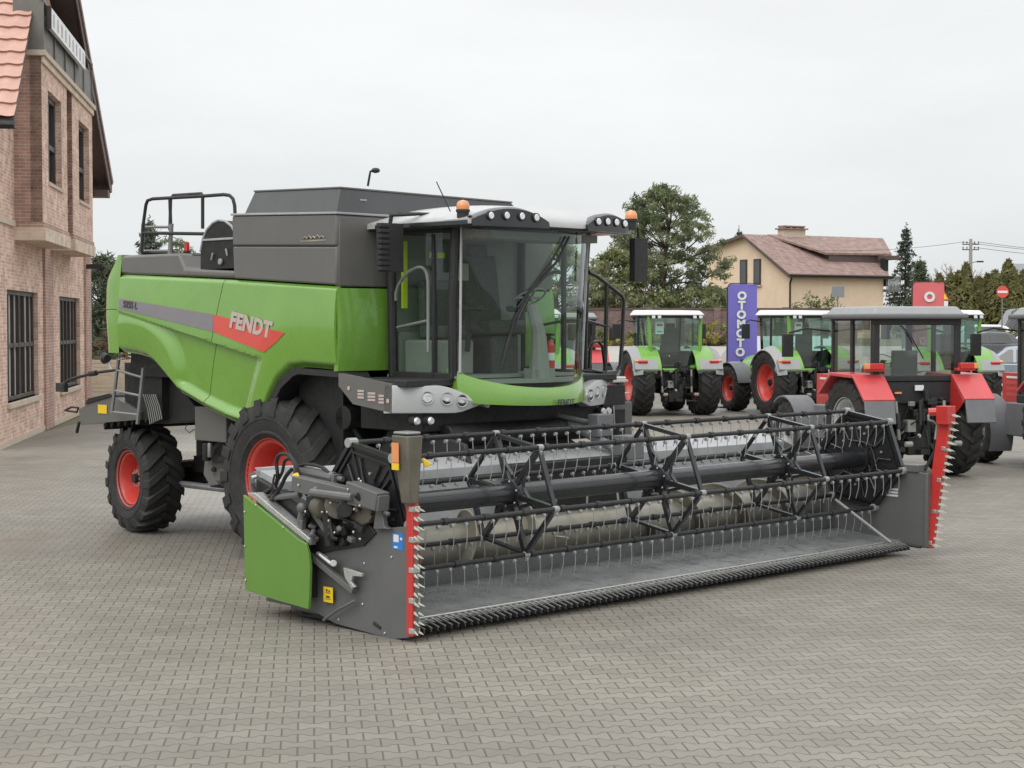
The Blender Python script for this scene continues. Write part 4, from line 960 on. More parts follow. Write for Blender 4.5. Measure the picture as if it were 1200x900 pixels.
# ------------------------------------------------------------------ BRICK BUILDING on the left
BO = gnd(0, 527); BX = Vector((-.13, 1, 0)).normalized(); BY = Vector((-BX.y, BX.x, 0))
BB = thing('brick_building', 'pink and buff brick building with two bays, dark barred windows and red tiled roof', 'building', BO, math.atan2(BX.y, BX.x))
def BF(px, py, y):
    d = ray(px, py); t = (y-(CP-BO).dot(BY))/d.dot(BY); v = CP+d*t-BO; return Vector((v.dot(BX), y, v.z))
SL, SR = -.15, 16.4
b = MB().use('brick')
wins = [(1.05,5.5,.9,3.3),(9.3,13.6,.85,3.28)]
def wall_with_holes(bb_, x0, x1, z0, z1, holes, y0, y1):
    xs = sorted({x0, x1} | {h[0] for h in holes} | {h[1] for h in holes})
    for a, c in zip(xs, xs[1:]):
        hs = [h for h in holes if h[0] <= a+1e-6 and h[1] >= c-1e-6]; z = z0
        for h in sorted(hs, key=lambda q: q[2]): bb_.bb((a,y0,z),(c,y1,h[2])); z = h[3]
        bb_.bb((a,y0,z),(c,y1,z1))
wall_with_holes(b, SL, SR, 0, 6.7, wins, 0, .35)
b.pxz([(SL,6.7),(SR,6.6),(5.33,11.9)], 0, .35)
b.bb((SL,.35,0),(SL+.3,12,6.7)); b.bb((SR-.3,.35,0),(SR,12,6.7)); b.bb((SL,11.7,0),(SR,12,6.7)); b.pxz([(SL,6.7),(SR,6.7),(5.33,12.0)], 11.7, 12)
b.use('brick_dark')
for a, c in ((6.35,7.75),(14.6,15.95)): b.bb((a,-.06,0),(c,-.001,4.6))
b.use('stone').bb((SL-.04,-.05,4.66),(2.0,-.001,4.78)); b.use('stone').bb((SL-.02,-.03,0),(SR+.02,-.002,.12))
b.build('wall', None, BB)
for (a, c, z0, z1) in wins:
    w_ = MB().use('frame_brown')
    for x0, x1, zz0, zz1 in ((a,a+.12,z0,z1),(c-.12,c,z0,z1),(a,c,z0,z0+.1),(a,c,z1-.1,z1),(a,c,(z0+z1)/2-.05,(z0+z1)/2+.05)): w_.bb((x0,.1,zz0),(x1,.2,zz1))
    for k in range(1, 6): x = lerp(a, c, k/6); w_.bb((x-.05,.09,z0+.1),(x+.05,.17,z1-.1))
    wo = w_.build('window', None, BB, .01); MB().bb((a,.2,z0),(c,.22,z1)).build('pane', 'bglass', wo)
    bl = MB().use('dark').bb((a-.05,.34,z0-.05),(c+.05,.345,z1+.05)); bl.use('reflection_strips')  # dark backing with pale strips standing in for reflections on the pane
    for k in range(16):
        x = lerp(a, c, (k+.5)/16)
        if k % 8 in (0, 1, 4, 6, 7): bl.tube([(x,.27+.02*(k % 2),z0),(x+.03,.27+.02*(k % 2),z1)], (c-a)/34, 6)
    bl.bb((a,.25,z0),(c,.32,z0+.3)); bl.build('reflection_strips', None, wo)
    MB().bb((a-.1,-.08,z0-.12),(c+.1,.12,z0)).build('sill', 'stone', wo, .01)
# two projecting bays
for (s0, s1, ws_) in ((2.15,6.35,(3.1,5.35)),(7.35,11.65,(8.65,10.9))):
    b = MB().use('brick'); wall_with_holes(b, s0, s1, 4.78, 8.35, [(ws_[0],ws_[1],5.72,7.75)], -.6, -.35)
    b.use('brick_dark').bb((s0,-.595,4.78),(s0+.02,0,8.35)); b.bb((s1-.02,-.595,4.78),(s1,0,8.35)); b.bb((s0+.02,-.34,4.78),(s1-.02,-.001,5.0))
    b.use('brick_buff').bb((s0-.05,-.66,4.38),(s1+.05,-.001,4.66)); b.use('brick_dark').bb((s0-.03,-.63,4.66),(s1+.03,-.002,4.775))
    b.build('bay', None, BB)
    a, c = ws_; w_ = MB().use('frame_brown')
    for x0, x1, zz0, zz1 in ((a,a+.12,5.72,7.75),(c-.12,c,5.72,7.75),(a,c,5.72,5.84),(a,c,7.63,7.75),(a,c,6.55,6.67),((a+c)/2-.06,(a+c)/2+.06,5.84,7.63)): w_.bb((x0,-.46,zz0),(x1,-.36,zz1))
    wo = w_.build('window', None, BB, .01); MB().bb((a,-.38,5.72),(c,-.37,7.75)).build('pane', 'bglass', wo); MB().use('dark').bb((a-.1,-.2,5.65),(c+.1,-.19,7.8)).use('reflection_strips').bb((a,-.3,7.2),(c,-.28,7.75)).bb((a,-.3,5.72),(a+.5,-.28,7.2)).build('reflection_strips', None, wo); MB().bb((a-.05,-.64,5.64),(c+.05,-.4,5.715)).build('sill', 'stone', wo)  # pale pieces behind the bay panes imitate window reflections
b = MB().use('stone').bb((2.05,-.7,8.35),(11.75,.0,8.47)); b.use('brick_buff').bb((2.1,-.65,8.2),(11.7,-.601,8.349)); b.use('brick_dark').bb((2.3,-.55,8.47),(11.5,-.02,8.5)); b.build('balcony_slab', None, BB, .01)
b = MB().use('rail_metal')
b.bb((2.2,-.62,8.52),(11.3,-.6,9.3))
for k in range(6): x = lerp(2.15, 11.3, k/5); b.use('rail_metal').bb((x-.03,-.66,8.47),(x+.03,-.6,9.55))
b.bb((2.1,-.67,9.5),(11.35,-.61,9.56)); b.bb((2.1,-.66,8.47),(2.15,-.02,9.55)); b.build('balcony_railing', None, BB)
b = MB().use('white'); p0, p1 = BF(57,22,-.72), BF(97,63,-.72); b.bb((p0.x,-.78,9.0),(p1.x,-.7,9.45)); b.use('stripegrey')
for k in range(9): x = lerp(p0.x+.4, p1.x-.4, k/8); b.bb((x-.12,-.783,9.08),(x+.12,-.781,9.36))
b.use('frame_brown').bb((p0.x-.06,-.785,8.98),(p0.x,-.69,9.48)); b.build('sign_board', None, BB, .005)
b = MB().use('winglass').bb((3.5,-.02,8.5),(9.5,-.003,10.3)); b.use('frame_brown')
for x in (3.5,5.0,6.5,8.0,9.5): b.bb((x-.06,-.06,8.5),(x+.06,-.021,10.3))
b.build('balcony_door', None, BB)
# roof: tiled near slope, brown far slope with a deep verge
b = MB().use('tile'); rows = 19; sl = Vector((5.48, 0, 5.5)); ln = sl.length; d = sl.normalized(); nrm = Vector((-d.z, 0, d.x))
def tiles(u, v):
    i = u*rows; f = i-math.floor(i-1e-6) if u > 0 else 0
    y = lerp(-.42, 12.3, v)
    wav = .035*abs(math.sin(y*PI/.3))
    return Vector((-.32, y, 6.62)) + d*(ln*1.06*u) + nrm*(.1+.06*(1-f)+wav)
vs = []; fs = []; NYT = 160; ny = 0
for r_ in range(rows):
    for kk, ff in ((0, 0.0), (1, 1.0)):
        for j in range(NYT+1):
            y = lerp(-.42, 12.3, j/NYT); wav = .03*abs(math.sin(y*PI/.32))
            p = Vector((-.32, y, 6.62)) + d*(ln*1.06*(r_+ff*1.03)/rows - (.03 if kk == 0 else 0)*math.sin(y*PI/.16)*.4) + nrm*(.12+.05*(1-ff)+wav); vs.append(p)
        ny += 1
W_ = NYT+1
for r_ in range(rows):
    a0 = 2*r_*W_; a1 = a0+W_
    for j in range(NYT): fs.append((a0+j, a1+j, a1+j+1, a0+j+1))
    if r_ > 0:
        pz_ = a0-W_
        for j in range(NYT): fs.append((pz_+j, a0+j, a0+j+1, pz_+j+1))
b.add(vs, fs)
b.use('wood_brown').prism([(-.35,-.4,6.55),(-.35,-.4,6.7),(5.33,-.4,12.42),(5.33,-.4,12.2)], (0,12.7,0))
b.prism([(5.33,-.56,12.42),(5.33,-.56,12.2),(16.3,-.56,6.55),(16.5,-.56,6.7)], (0,12.9,0))
b.use('wood_brown').prism([(5.0,-.62,12.75),(5.0,-.62,12.4),(16.2,-.62,6.45),(16.6,-.62,6.5),(16.6,-.62,6.8)], (0,.05,0))
b.use('tile_brown').prism([(5.33,-.66,12.62),(5.33,-.66,12.44),(16.45,-.66,6.72),(16.65,-.66,6.82)], (0,12.9,0))
b.use('wood_brown').bb((-.55,-.45,6.5),(-.35,12.2,6.62)); b.use('dark').tube([(-.62,-.45,6.55),(-.62,12.2,6.55)], .08, 8)
b.bb((12.3,-.5,7.9),(12.6,-.01,8.1)); b.use('wood_brown').bb((15.6,-.6,6.3),(16.2,-.01,6.5)); b.build('roof', None, BB)
b = MB().use('plastic'); p = BF(103,313,-.1); b.bb((p.x-.1,-.5,p.z-.05),(p.x+.1,-.06,p.z+.08)); b.ball((p.x,-.5,p.z), .12, 8); b.build('wall_camera', None, BB)

# ------------------------------------------------------------------ boundary wall in the background
b = MB().use('brick_wall'); WZ = gz(100)
b.bb((-25,99.9,WZ-.3),(20.2,100.2,WZ+1.95)); b.use('wood_brown').bb((-25.1,99.85,WZ+1.95),(20.3,100.25,WZ+2.06))
for k in range(12): x = -24+4*k; b.use('brick_wall').bb((x-.2,99.82,WZ-.3),(x+.2,99.899,WZ+2.1))
tag(b.build('boundary_wall', None, None), 'long purple brown brick wall behind the parked green tractors', 'wall')
b = MB().use('concrete').bb((25.3,93.8,gz(94)-.3),(50,94.1,gz(94)+.75)); tag(b.build('low_wall', None, None), 'low pale concrete wall in front of the clipped conifers', 'wall')

# ------------------------------------------------------------------ HOUSE with cream render
HC = Vector((19.2, 118, 1.5)); d1 = Vector((.86,.51,0)).normalized(); d2 = Vector((-d1.y, d1.x, 0))
HO = thing('house', 'cream rendered house with brown tiled roof and wide chimney behind the wall', 'house', HC, math.atan2(d1.y, d1.x))
L1, L2, EZ, RZ = 8.6, 9.4, 4.6, 7.2
b = MB().use('render'); b.prism([(0,0,-.5),(0,0,EZ),(0,L2*.5,RZ),(0,L2,EZ+2.0),(0,L2,-.5)], (L1,0,0)); b.prism([(L1-.01,.01,-.5),(L1-.01,L2-.02,-.5),(L1+3.6,L2*.5,-.5)], (0,0,EZ+.4)); b.build('wall', None, HO)
b = MB().use('tile_brown'); oh = .45
def slabq(p, th=.18): b.prism(p, (0,0,-th))
slabq([(-oh,-oh,EZ-.15),(L1+.1,-oh,EZ-.15),(L1+4.2,L2*.5,RZ+.2),(-oh,L2*.5,RZ+.2)])
slabq([(-oh,L2*.5,RZ+.2),(L1+4.2,L2*.5,RZ+.2),(L1+.3,L2+oh,EZ+1.9),(-oh,L2+oh,EZ+1.9)])
slabq([(4.2,1.2,EZ+1.45),(L1+1.7,1.0,EZ+1.5),(L1+4.3,L2*.5,RZ+.24),(1.8,L2*.5,RZ+.24)], .14)
b.use('wood_brown').bb((-oh,-oh-.1,EZ-.4),(L1+oh,-oh,EZ-.18)); b.prism([(-oh-.05,-oh,EZ-.2),(-oh-.05,-oh,EZ-.42),(-oh-.05,L2*.5,RZ-.02),(-oh-.05,L2*.5,RZ+.16)], (.06,0,0)); b.prism([(-oh-.05,L2*.5,RZ-.02),(-oh-.05,L2*.5,RZ+.16),(-oh-.05,L2+oh,EZ+1.85),(-oh-.05,L2+oh,EZ+1.65)], (.06,0,0))
b.use('wood_brown').prism([(4.6,1.25,EZ+.5),(L1+1.2,1.25,EZ+.5),(L1+1.2,1.25,EZ+1.4),(4.6,1.25,EZ+1.4)], (0,2.5,0))
rf = b.build('roof', None, HO)
b = MB().use('stone').bb((3.0,L2*.5-.4,RZ-.2),(5.0,L2*.5+.3,RZ+.62)); b.use('tile_brown').bb((2.85,L2*.5-.55,RZ+.62),(5.15,L2*.5+.45,RZ+.72)); b.bb((3.0,L2*.5-.4,RZ+.8),(5.0,L2*.5+.3,RZ+.9))
for k in range(4): b.bb((3.0+.62*k,L2*.5-.3,RZ+.72),(3.12+.62*k,L2*.5+.2,RZ+.8))
b.build('chimney', None, rf)
b = MB().use('plastic').tube([(-oh+.2,-oh-.05,EZ-.3),(-.05,-.06,EZ-.8),(-.05,-.06,-.3)], .07, 8); b.tube([(-oh,-oh-.12,EZ-.25),(L1+oh,-oh-.12,EZ-.25)], .08, 8); b.build('drainpipe', None, HO)
for (y, z0, z1, w_) in ((3.55,3.75,5.6,.40),(5.1,3.75,5.6,.40),(7.6,.6,1.8,.4)):
    wo = MB().use('frame_brown').bb((-.06,y-w_,z0),(-.01,y+w_,z1)).build('window', None, HO); MB().bb((-.075,y-w_+.12,z0+.12),(-.061,y+w_-.12,z1-.12)).build('pane', 'winglass', wo)
    MB().bb((-.16,y-w_-.1,z0-.1),(-.01,y+w_+.1,z0)).build('sill', 'stone', wo)
wo = MB().use('frame_brown').bb((5.3,-.06,.6),(7.3,-.01,2.1)).build('window', None, HO); MB().bb((5.4,-.08,.7),(7.2,-.061,2.0)).build('pane', 'winglass', wo)
b = MB().use('dark').bb((L1+.25,.15,EZ-.9),(L1+.6,.6,EZ+1.1)); b.use('rubbergrey').bb((L1-.02,-.35,EZ-1.3),(L1+1.35,1.0,EZ-1.12)); b.use('fendlight')
for k in range(11): b.bb((L1+.0+.13*k,-.34,EZ-1.12),(L1+.05+.13*k,-.30,EZ-.25))
for k in range(10): b.bb((L1+1.30,-.34+.14*k,EZ-1.12),(L1+1.34,-.29+.14*k,EZ-.25))
b.bb((L1-.02,-.35,EZ-.25),(L1+1.35,-.29,EZ-.18)); b.bb((L1+1.29,-.29,EZ-.25),(L1+1.35,1.0,EZ-.18)); b.use('wood_brown').bb((L1+.3,-.2,EZ+1.0),(L1+1.3,.9,EZ+1.3)); b.build('balcony', None, HO)
# ------------------------------------------------------------------ VEGETATION
class Leaves:
    def __init__(s, seed): s.b = MB(); s.r = random.Random(seed)
    def q(s, p, sz, m, nrm=None, asp=1.0):
        r = s.r
        n = Vector((r.gauss(0,1), r.gauss(0,1), r.gauss(0,1))) if nrm is None else Vector(nrm)+Vector((r.gauss(0,.5), r.gauss(0,.5), r.gauss(0,.5)))
        n.normalize(); a = n.orthogonal().normalized(); a = Matrix.Rotation(r.random()*6.28, 3, n) @ a; c = n.cross(a)
        a = a*sz*asp; c = c*sz*.5; p = Vector(p)
        s.b.use(m).add([p-a*.5, p+c*.5, p+a*.5, p-c*.5], [(0,1,2,3)])
    def clump(s, c, rad, n, sz, ms, flat=1, asp=1.5):
        r = s.r; m = r.choice(ms)
        for _ in range(n):
            d = Vector((r.gauss(0,1), r.gauss(0,1), r.gauss(0,1)*flat)); d = d.normalized()*rad*(r.random()**.4); d.z *= flat if flat < 1 else 1
            s.q(Vector(c)+d, sz*r.uniform(.6,1.3), m if r.random() < .75 else r.choice(ms), None, asp)
M['pine1'] = leafmat('pine_needles', (.19,.23,.125), (.23,.27,.145), .45); M['pine2'] = leafmat('pine_needles_pale', (.26,.28,.15), (.31,.32,.18), .4); M['pine3'] = leafmat('pine_needles_deep', (.105,.135,.08), (.13,.16,.09), .35)
M['spruce1'] = leafmat('spruce_needles', (.095,.12,.085), (.12,.145,.10)); M['spruce2'] = leafmat('spruce_needles_blue', (.07,.10,.075), (.09,.12,.09))
M['thuja1'] = leafmat('thuja_scale', (.155,.155,.06), (.20,.19,.075)); M['thuja2'] = leafmat('thuja_scale_brown', (.18,.155,.07), (.21,.18,.08)); M['thuja3'] = leafmat('thuja_scale_dark', (.105,.115,.05), (.13,.135,.06))
M['bush1'] = leafmat('shrub_leaf_yellow', (.30,.28,.07), (.36,.32,.09)); M['bush2'] = leafmat('shrub_leaf_green', (.10,.13,.035), (.14,.16,.05)); M['bush3'] = leafmat('shrub_leaf_brown', (.14,.10,.055), (.18,.13,.07))
M['bark'] = mat('bark', (.085,.06,.045), .9, var=.3, vscale=6, bump=.5); M['barkpale'] = mat('pale_bark', (.30,.27,.25), .9, var=.2, vscale=4)
def gpt(px, Y): p = atY(px, 450, Y); return Vector((p.x, Y, gz(Y)))
def ztop(py, Y): return atY(600, py, Y).z
def pine(px, Y, pytop, halfw, label, seed, n=230, group=None, ms=('pine1','pine2','pine3'), low=.18, sz=.155):
    base = gpt(px, Y); H = ztop(pytop, Y)-base.z; r = random.Random(seed)
    t = thing('pine_tree', label, 'tree', base, 0, group); tb = MB().use('bark'); L = Leaves(seed)
    path = [Vector((.25*math.sin(k*1.3), .2*math.cos(k), H*.96*k/8)) for k in range(9)]; tb.tube(path, [.24*(1-k/9)+.03 for k in range(9)], 8)
    for k in range(n):
        z = H*r.uniform(low, .99); f = (z/H-low)/(1-low); w_ = halfw*(math.sin(PI*min(1, .22+.75*f))**.8)*(1-.2*f)
        w_ = max(.5, w_)*r.uniform(.45, 1.08); a = r.uniform(0, 2*PI); tip = Vector((w_*math.cos(a), w_*math.sin(a), z+w_*r.uniform(-.05,.35)))
        if k % 3 == 0:
            i = min(7, int(z/H*8)); tb.tube([path[i], (path[i]+tip)/2+Vector((0,0,-.15)), tip], [.06,.04,.015], 5)
        L.clump(tip, r.uniform(.3,.62), 62, sz, ms, .75, 2.4)
    tb.build('trunk', None, t); L.b.build('crown', None, t); return t
def spruce(px, Y, pytop, halfw, label, seed, name='spruce_tree', whorls=26, group=None, ms=('spruce1','spruce1','spruce2'), sz=.2):
    base = gpt(px, Y); H = ztop(pytop, Y)-base.z; r = random.Random(seed)
    t = thing(name, label, 'tree', base, 0, group); tb = MB().use('bark'); tb.tube([(0,0,0),(0,0,H*.99)], [.16,.012], 7); L = Leaves(seed)
    for k in range(whorls):
        z = H*(.08+.9*k/whorls); ln = halfw*(1-z/H)**.85*r.uniform(.8,1.15)+.1
        for j in range(7):
            a = r.uniform(0, 6.28); l_ = ln*r.uniform(.7,1.1); tip = Vector((l_*math.cos(a), l_*math.sin(a), z-l_*.22+.12*l_))
            tb.tube([(0,0,z), tip], [.025,.008], 4); m = r.choice(ms)
            for q in range(int(10+26*l_/max(halfw,.1))):
                f = r.random()**.7; p = Vector((0,0,z)).lerp(tip, f)+Vector((r.gauss(0,.1), r.gauss(0,.1), r.gauss(-.07,.07)))
                L.q(p, sz*r.uniform(.6,1.3), m, None, 1.7)
    for q in range(14): L.q((r.gauss(0,.05), r.gauss(0,.05), H*(.94+.07*r.random())), sz*.7, ms[0], None, 1.8)
    tb.build('trunk', None, t); L.b.build('crown', None, t); return t
def thuja(px, Y, pytop, halfw, label, seed, group):
    base = gpt(px, Y); H = ztop(pytop, Y)-base.z; r = random.Random(seed)
    t = thing('thuja', label, 'conifer', base, 0, group); MB().use('bark').tube([(0,0,0),(0,0,H*.8)], [.1,.03], 6).build('trunk', None, t); L = Leaves(seed); bumps = [r.uniform(.8,1.12) for _ in range(9)]
    for k in range(1100):
        z = H*r.random()**.85; a = r.uniform(0, 6.28); f = z/H; w_ = halfw*min(1, .55+f*2.2)*(1-f**2.6)**.8*bumps[int(a*9/6.3) % 9]*r.uniform(.75,1.06)+.03
        L.q((w_*math.cos(a), w_*math.sin(a), z), .26*r.uniform(.7,1.3), r.choice(('thuja1','thuja1','thuja2','thuja3')), (math.cos(a), math.sin(a), .2), 1.8)
    L.b.build('crown', None, t); return t
def shrub(px, Y, w_, h_, label, seed, ms, n=40, name='shrub', group=None, sz=.16, dx=None):
    base = gpt(px, Y); r = random.Random(seed); t = thing(name, label, 'shrub', base, 0, group); tb = MB().use('bark'); L = Leaves(seed)
    for k in range(n):
        a = r.uniform(0, 6.28); f = r.random()**.5; c = Vector((w_*f*math.cos(a), (dx or w_*.5)*f*math.sin(a), h_*r.uniform(.15,1)*(1-.45*f*f)))
        tb.tube([(c.x*.2, c.y*.2, 0), c], [.03,.01], 4); L.clump(c, .34*max(.7, h_*.35), 36, sz, ms)
    tb.build('stem', None, t); L.b.build('foliage', None, t); return t
def bare(px, Y, pytop, label, seed, spread=.5, name='bare_tree'):
    base = gpt(px, Y); H = ztop(pytop, Y)-base.z; r = random.Random(seed); t = thing(name, label, 'tree', base); trunk = MB().use('barkpale'); tw = MB().use('barkpale')
    def grow(p, d, l_, rad, dep):
        e_ = p+d*l_; (trunk if dep < 1 else tw).tube([p, e_], [rad, rad*.7], 5 if dep < 2 else 3)
        if dep < 6:
            for k in range(3 if dep < 4 else 2):
                nd = (d+Vector((r.gauss(0,spread), r.gauss(0,spread), r.gauss(.12,.25)))).normalized(); grow(p.lerp(e_, r.uniform(.6,1)), nd, l_*r.uniform(.6,.82), rad*.62, dep+1)
    grow(Vector((0,0,0)), Vector((0,0,1)), H*.3, .3, 0); trunk.build('trunk', None, t); tw.build('branch', None, t); return t

pine(779, 110, 219, 4.1, 'tall bushy pine tree rising behind the boundary wall beside the cream house', 11, 330)
pine(722, 106, 296, 2.6, 'lower pale green pine just left of the tall pine behind the wall', 12, 120, ms=('pine2','pine2','bush2'), low=.1)
pine(838, 108, 338, 1.4, 'small round pine low beside the cream gable', 13, 60, ms=('pine1','pine2'), low=.05)
shrub(752, 104, 3.2, 3.6, 'loose green and brown shrub growing against the back of the wall under the tall pine', 14, ('bush2','bush3','pine2'), 70, sz=.22)
shrub(800, 104, 2.6, 3.4, 'olive shrub behind the wall between the tall pine and the cream house', 15, ('bush2','pine2'), 60, sz=.22)
pine(655, 108, 290, 4.5, 'broad pine behind the wall seen through the combine windscreen', 16, 150, ms=('pine1','pine2'))
spruce(1060, 128, 262, 2.0, 'tall thin spruce with drooping branches beside the house balcony', 21)
spruce(1077, 114, 302, 1.9, 'shorter dark spruce to the right of the tall thin spruce', 22, ms=('spruce1','pine3'))
spruce(865, 150, 266, 1.4, 'spruce whose tip shows above the ridge of the cream house', 23)
spruce(176, 90, 254, 1.9, 'spruce standing behind the rear deck rails of the combine', 24)
pine(206, 92, 284, 1.6, 'short bushy pine beside the spruce behind the combine deck', 25, 60, low=.05)
pine(117, 75, 303, 1.3, 'dark evergreen between the brick building and the combine rear', 26, 90, ms=('spruce1','pine3'), low=.05)
shrub(122, 66, 1.0, 2.0, 'purple brown shrub by the corner of the brick building', 27, ('bush3','spruce1'), 24)
shrub(715, 97, 2.0, .9, 'low yellow green shrub at the foot of the wall seen through the combine rails', 31, ('bush1','bush2'), 22, group=None)
shrub(830, 97, 2.3, 1.25, 'yellow green shrub bed in front of the wall left of the purple banner', 32, ('bush1','bush2','bush1'), 40)
shrub(757, 98, 1.3, .7, 'small low shrub at the wall behind the first green tractor', 33, ('bush2','bush1'), 14)
shrub(962, 104, 2.0, 3.2, 'dark green shrub rising over the wall in front of the house', 34, ('bush2','pine1'), 40)
shrub(1168, 86, 1.7, 1.3, 'olive bush behind the silver car on the right', 35, ('bush2','bush1'), 30)
TH = [(1100,322,.6),(1113,322,.8),(1122,318,.75),(1131,309,.7),(1147,326,.8),(1156,322,.7),(1165,318,.8),(1174,325,.75),(1180,305,.75),(1187,316,.7),(1198,318,.65),(1206,318,.8)]
tl = ['first narrow conifer right of the red banner', 'rounded olive conifer next to the red banner', 'full olive conifer left of the utility pole', 'pointed tallest conifer just left of the utility pole', 'low broad conifer just right of the utility pole', 'even topped olive conifer right of the pole', 'brownish conifer midway between pole and road sign', 'dense conifer directly left of the no entry sign', 'tall pointed conifer behind the no entry sign', 'shorter dark tipped conifer just right of the no entry sign', 'slender conifer near the right edge of the row', 'conifer at the right end in front of the yellow house', 'outermost conifer of the row past the picture edge']
for k, (px, py, hw) in enumerate(TH): thuja(px, 105+.3*(k % 3), py, hw*1.15, tl[k], 40+k, 'row of clipped olive conifers')
bare(1104, 135, 292, 'pale leafless tree behind the red banner', 61, .45); bare(1128, 150, 300, 'distant leafless tree left of the utility pole', 62, .5); bare(1166, 150, 297, 'distant leafless tree crown above the conifer row', 63, .5)

# ------------------------------------------------------------------ pole, signs, banners
base = gpt(1136, 112); ht = ztop(280, 112)-base.z
UP = thing('utility_pole', 'tall grey concrete utility pole with crossarms and a street lamp', 'utility pole', base)
MB().use('concrete').tube([(0,0,0),(0,0,ht)], [.17,.10], 10).build('mast', None, UP)
b = MB().use('dark')
for z in (ht-.35, ht-.7): b.bb((-.55,-.04,z-.03),(.55,.04,z+.03))
for x in (-.5,-.25,.25,.5):
    for z in (ht-.3, ht-.65): b.cyl((x,0,z),(x,0,z+.14),.035,n=6)
b.build('crossarm', None, UP)
b = MB().use('plastic'); z = ztop(307,112)-base.z; b.tube([(0,0,z-.1),(.25,-.05,z),(.5,-.1,z+.02)], .025, 6); b.box((.6,-.1,z+.02),(.42,.18,.1)); b.build('street_lamp', None, UP, .02)
for k, (x, z) in enumerate(((-.5,ht-.2),(.5,ht-.2),(.25,ht-.55))):
    a = base+Vector((x,0,z)); 
    tag(MB().use('dark').tube([a.lerp(a+Vector((26,14,.3)), q/10)+Vector((0,0,-1.2*4*(q/10)*(1-q/10)*.6)) for q in range(11)], .014, 4).build('power_line', None, None), ['upper left overhead wire running right from the utility pole','upper right overhead wire running right from the utility pole','lower overhead wire running right from the utility pole'][k], 'cable', 'overhead wires')
a = base+Vector((-.5,0,ht-.2)); c = Vector((atY(905,290,124).x,124,ztop(290,124)))
tag(MB().use('dark').tube([a.lerp(c, q/10)+Vector((0,0,-.8*4*(q/10)*(1-q/10)*.5)) for q in range(11)], .012, 4).build('power_line', None, None), 'overhead wire running left from the utility pole towards the house', 'cable', 'overhead wires')
def signpost(name, label, px, py, Y, build, ht_pole=None):
    base = gpt(px, Y); z = ztop(py, Y)-base.z; t = thing(name, label, 'road sign', base)
    MB().use('rubbergrey').tube([(0,0,0),(0,0,z+.1)], .035, 8).build('post', None, t); build(t, z); return t
def no_entry(t, z):
    p = MB().use('stripered').cyl((0,-.06,z),(0,-.04,z),.31,n=32); p.use('white').bb((-.25,-.064,z-.055),(.25,-.0601,z+.055)); p.build('sign_plate', None, t)
signpost('no_entry_sign', 'round red no entry sign with a white bar on a thin post', 1173.5, 342, 88, no_entry)
def back(t, z): MB().use('fender').bb((-.3,-.06,z-.26),(.3,-.04,z+.26)).build('sign_plate', None, t, .01)
signpost('traffic_sign', 'plain grey square back of a road sign in front of the cream house', 981, 342, 80, back)
def warn(t, z):
    p = MB().use('stripered').prism([(-.27,-.06,z-.2),(.27,-.06,z-.2),(0,-.06,z+.27)], (0,.02,0)); p.use('yellow').prism([(-.18,-.064,z-.15),(.18,-.064,z-.15),(0,-.064,z+.16)], (0,.003,0)); p.use('white').bb((-.2,-.062,z-.5),(.2,-.042,z-.24)); p.build('sign_plate', None, t)
signpost('warning_sign', 'small yellow and red triangular sign at the edge of the red banner', 1105, 347, 84, warn)
def otext(body, size, parent, origin, m='white'):
    return text('lettering', body, size, m, parent, basis(origin, (1,0,0), (0,0,1)), .004, size*.055)
M['purple'] = mat('purple_banner_cloth', (.175,.15,.52), .7, var=.06, vscale=1.5); M['redcloth'] = mat('red_banner_cloth', (.68,.15,.16), .7, var=.06, vscale=1.5)
def banner(label, pxl, pxr, pytop, Y, hgt, m, letters, lsize, px_l):
    base = gpt(pxl, Y); z1 = ztop(pytop, Y)-base.z; W_ = (pxr-pxl)/FPX*Y; t = thing('banner_flag', label, 'banner', base)
    MB().use('plastic').tube([(-.03,0,0),(-.03,0,z1-.1),(.05,0,z1+.02),(W_,0,z1+.03)], [.025,.02,.016,.01], 8).build('pole', None, t); MB().use('plastic').lathe([(.001,0),(.3,0),(.3,.04),(.05,.08),(.04,.3)], (0,0,0), (0,0,1), 20).build('foot', None, t)
    b_ = MB().use(m)
    def cl(u, v): return Vector((W_*u*(1-.03*v)-.03*(1-v), .05*math.sin(u*5+v*3)*u, z1-hgt+hgt*v))
    b_.slab(cl, 14, 26, (0,.006,0)); co = b_.build('cloth', None, t)
    n = len(letters); 
    for k, ch in enumerate(letters):
        v = 1-(.155+.80*k/6.6) if n > 1 else .80; u = px_l-.035*k/max(1,n-1)
        o = otext(ch, lsize, co, cl(u, v)+Vector((0,-.03,0)))
    return t
banner('tall purple banner with white stacked letters beside the second green tractor', 853, 888, 333, 52, 2.36, 'purple', 'OTOMOTO', .335, .47)
banner('red banner with a white ring emblem behind the red tractor roof', 1069, 1107, 331, 55, 2.4, 'redcloth', 'O', .42, .52)
# ------------------------------------------------------------------ yellow house far right
yo = thing('house', 'small yellow house with blue grey roof at the far right edge', 'house', gpt(1222, 150)); 
MB().use('render').bb((-2.0,0,-.5),(6,8,4.6)).build('wall', None, yo); MB().use('fender').prism([(-2.5,-.5,4.5),(6.5,-.5,4.5),(6.5,4,6.2),(-2.5,4,6.2)], (0,0,.2)).build('roof', None, yo); wo = MB().use('frame_brown').bb((-.2,-.05,2.2),(1.0,-.01,3.6)).build('window', None, yo)
MB().bb((-.1,-.07,2.3),(.9,-.051,3.5)).build('pane', 'winglass', wo)
b = MB().use('stone')
for k in range(9): b.bb((-1.0,-.6,.12+.13*k),(1.0,-.57,.21+.13*k))
for x in (-.95,.95): b.bb((x-.05,-.56,0),(x+.05,.56,1.3))
for k in range(9): b.bb((-1.0,.57,.12+.13*k),(1.0,.6,.21+.13*k))
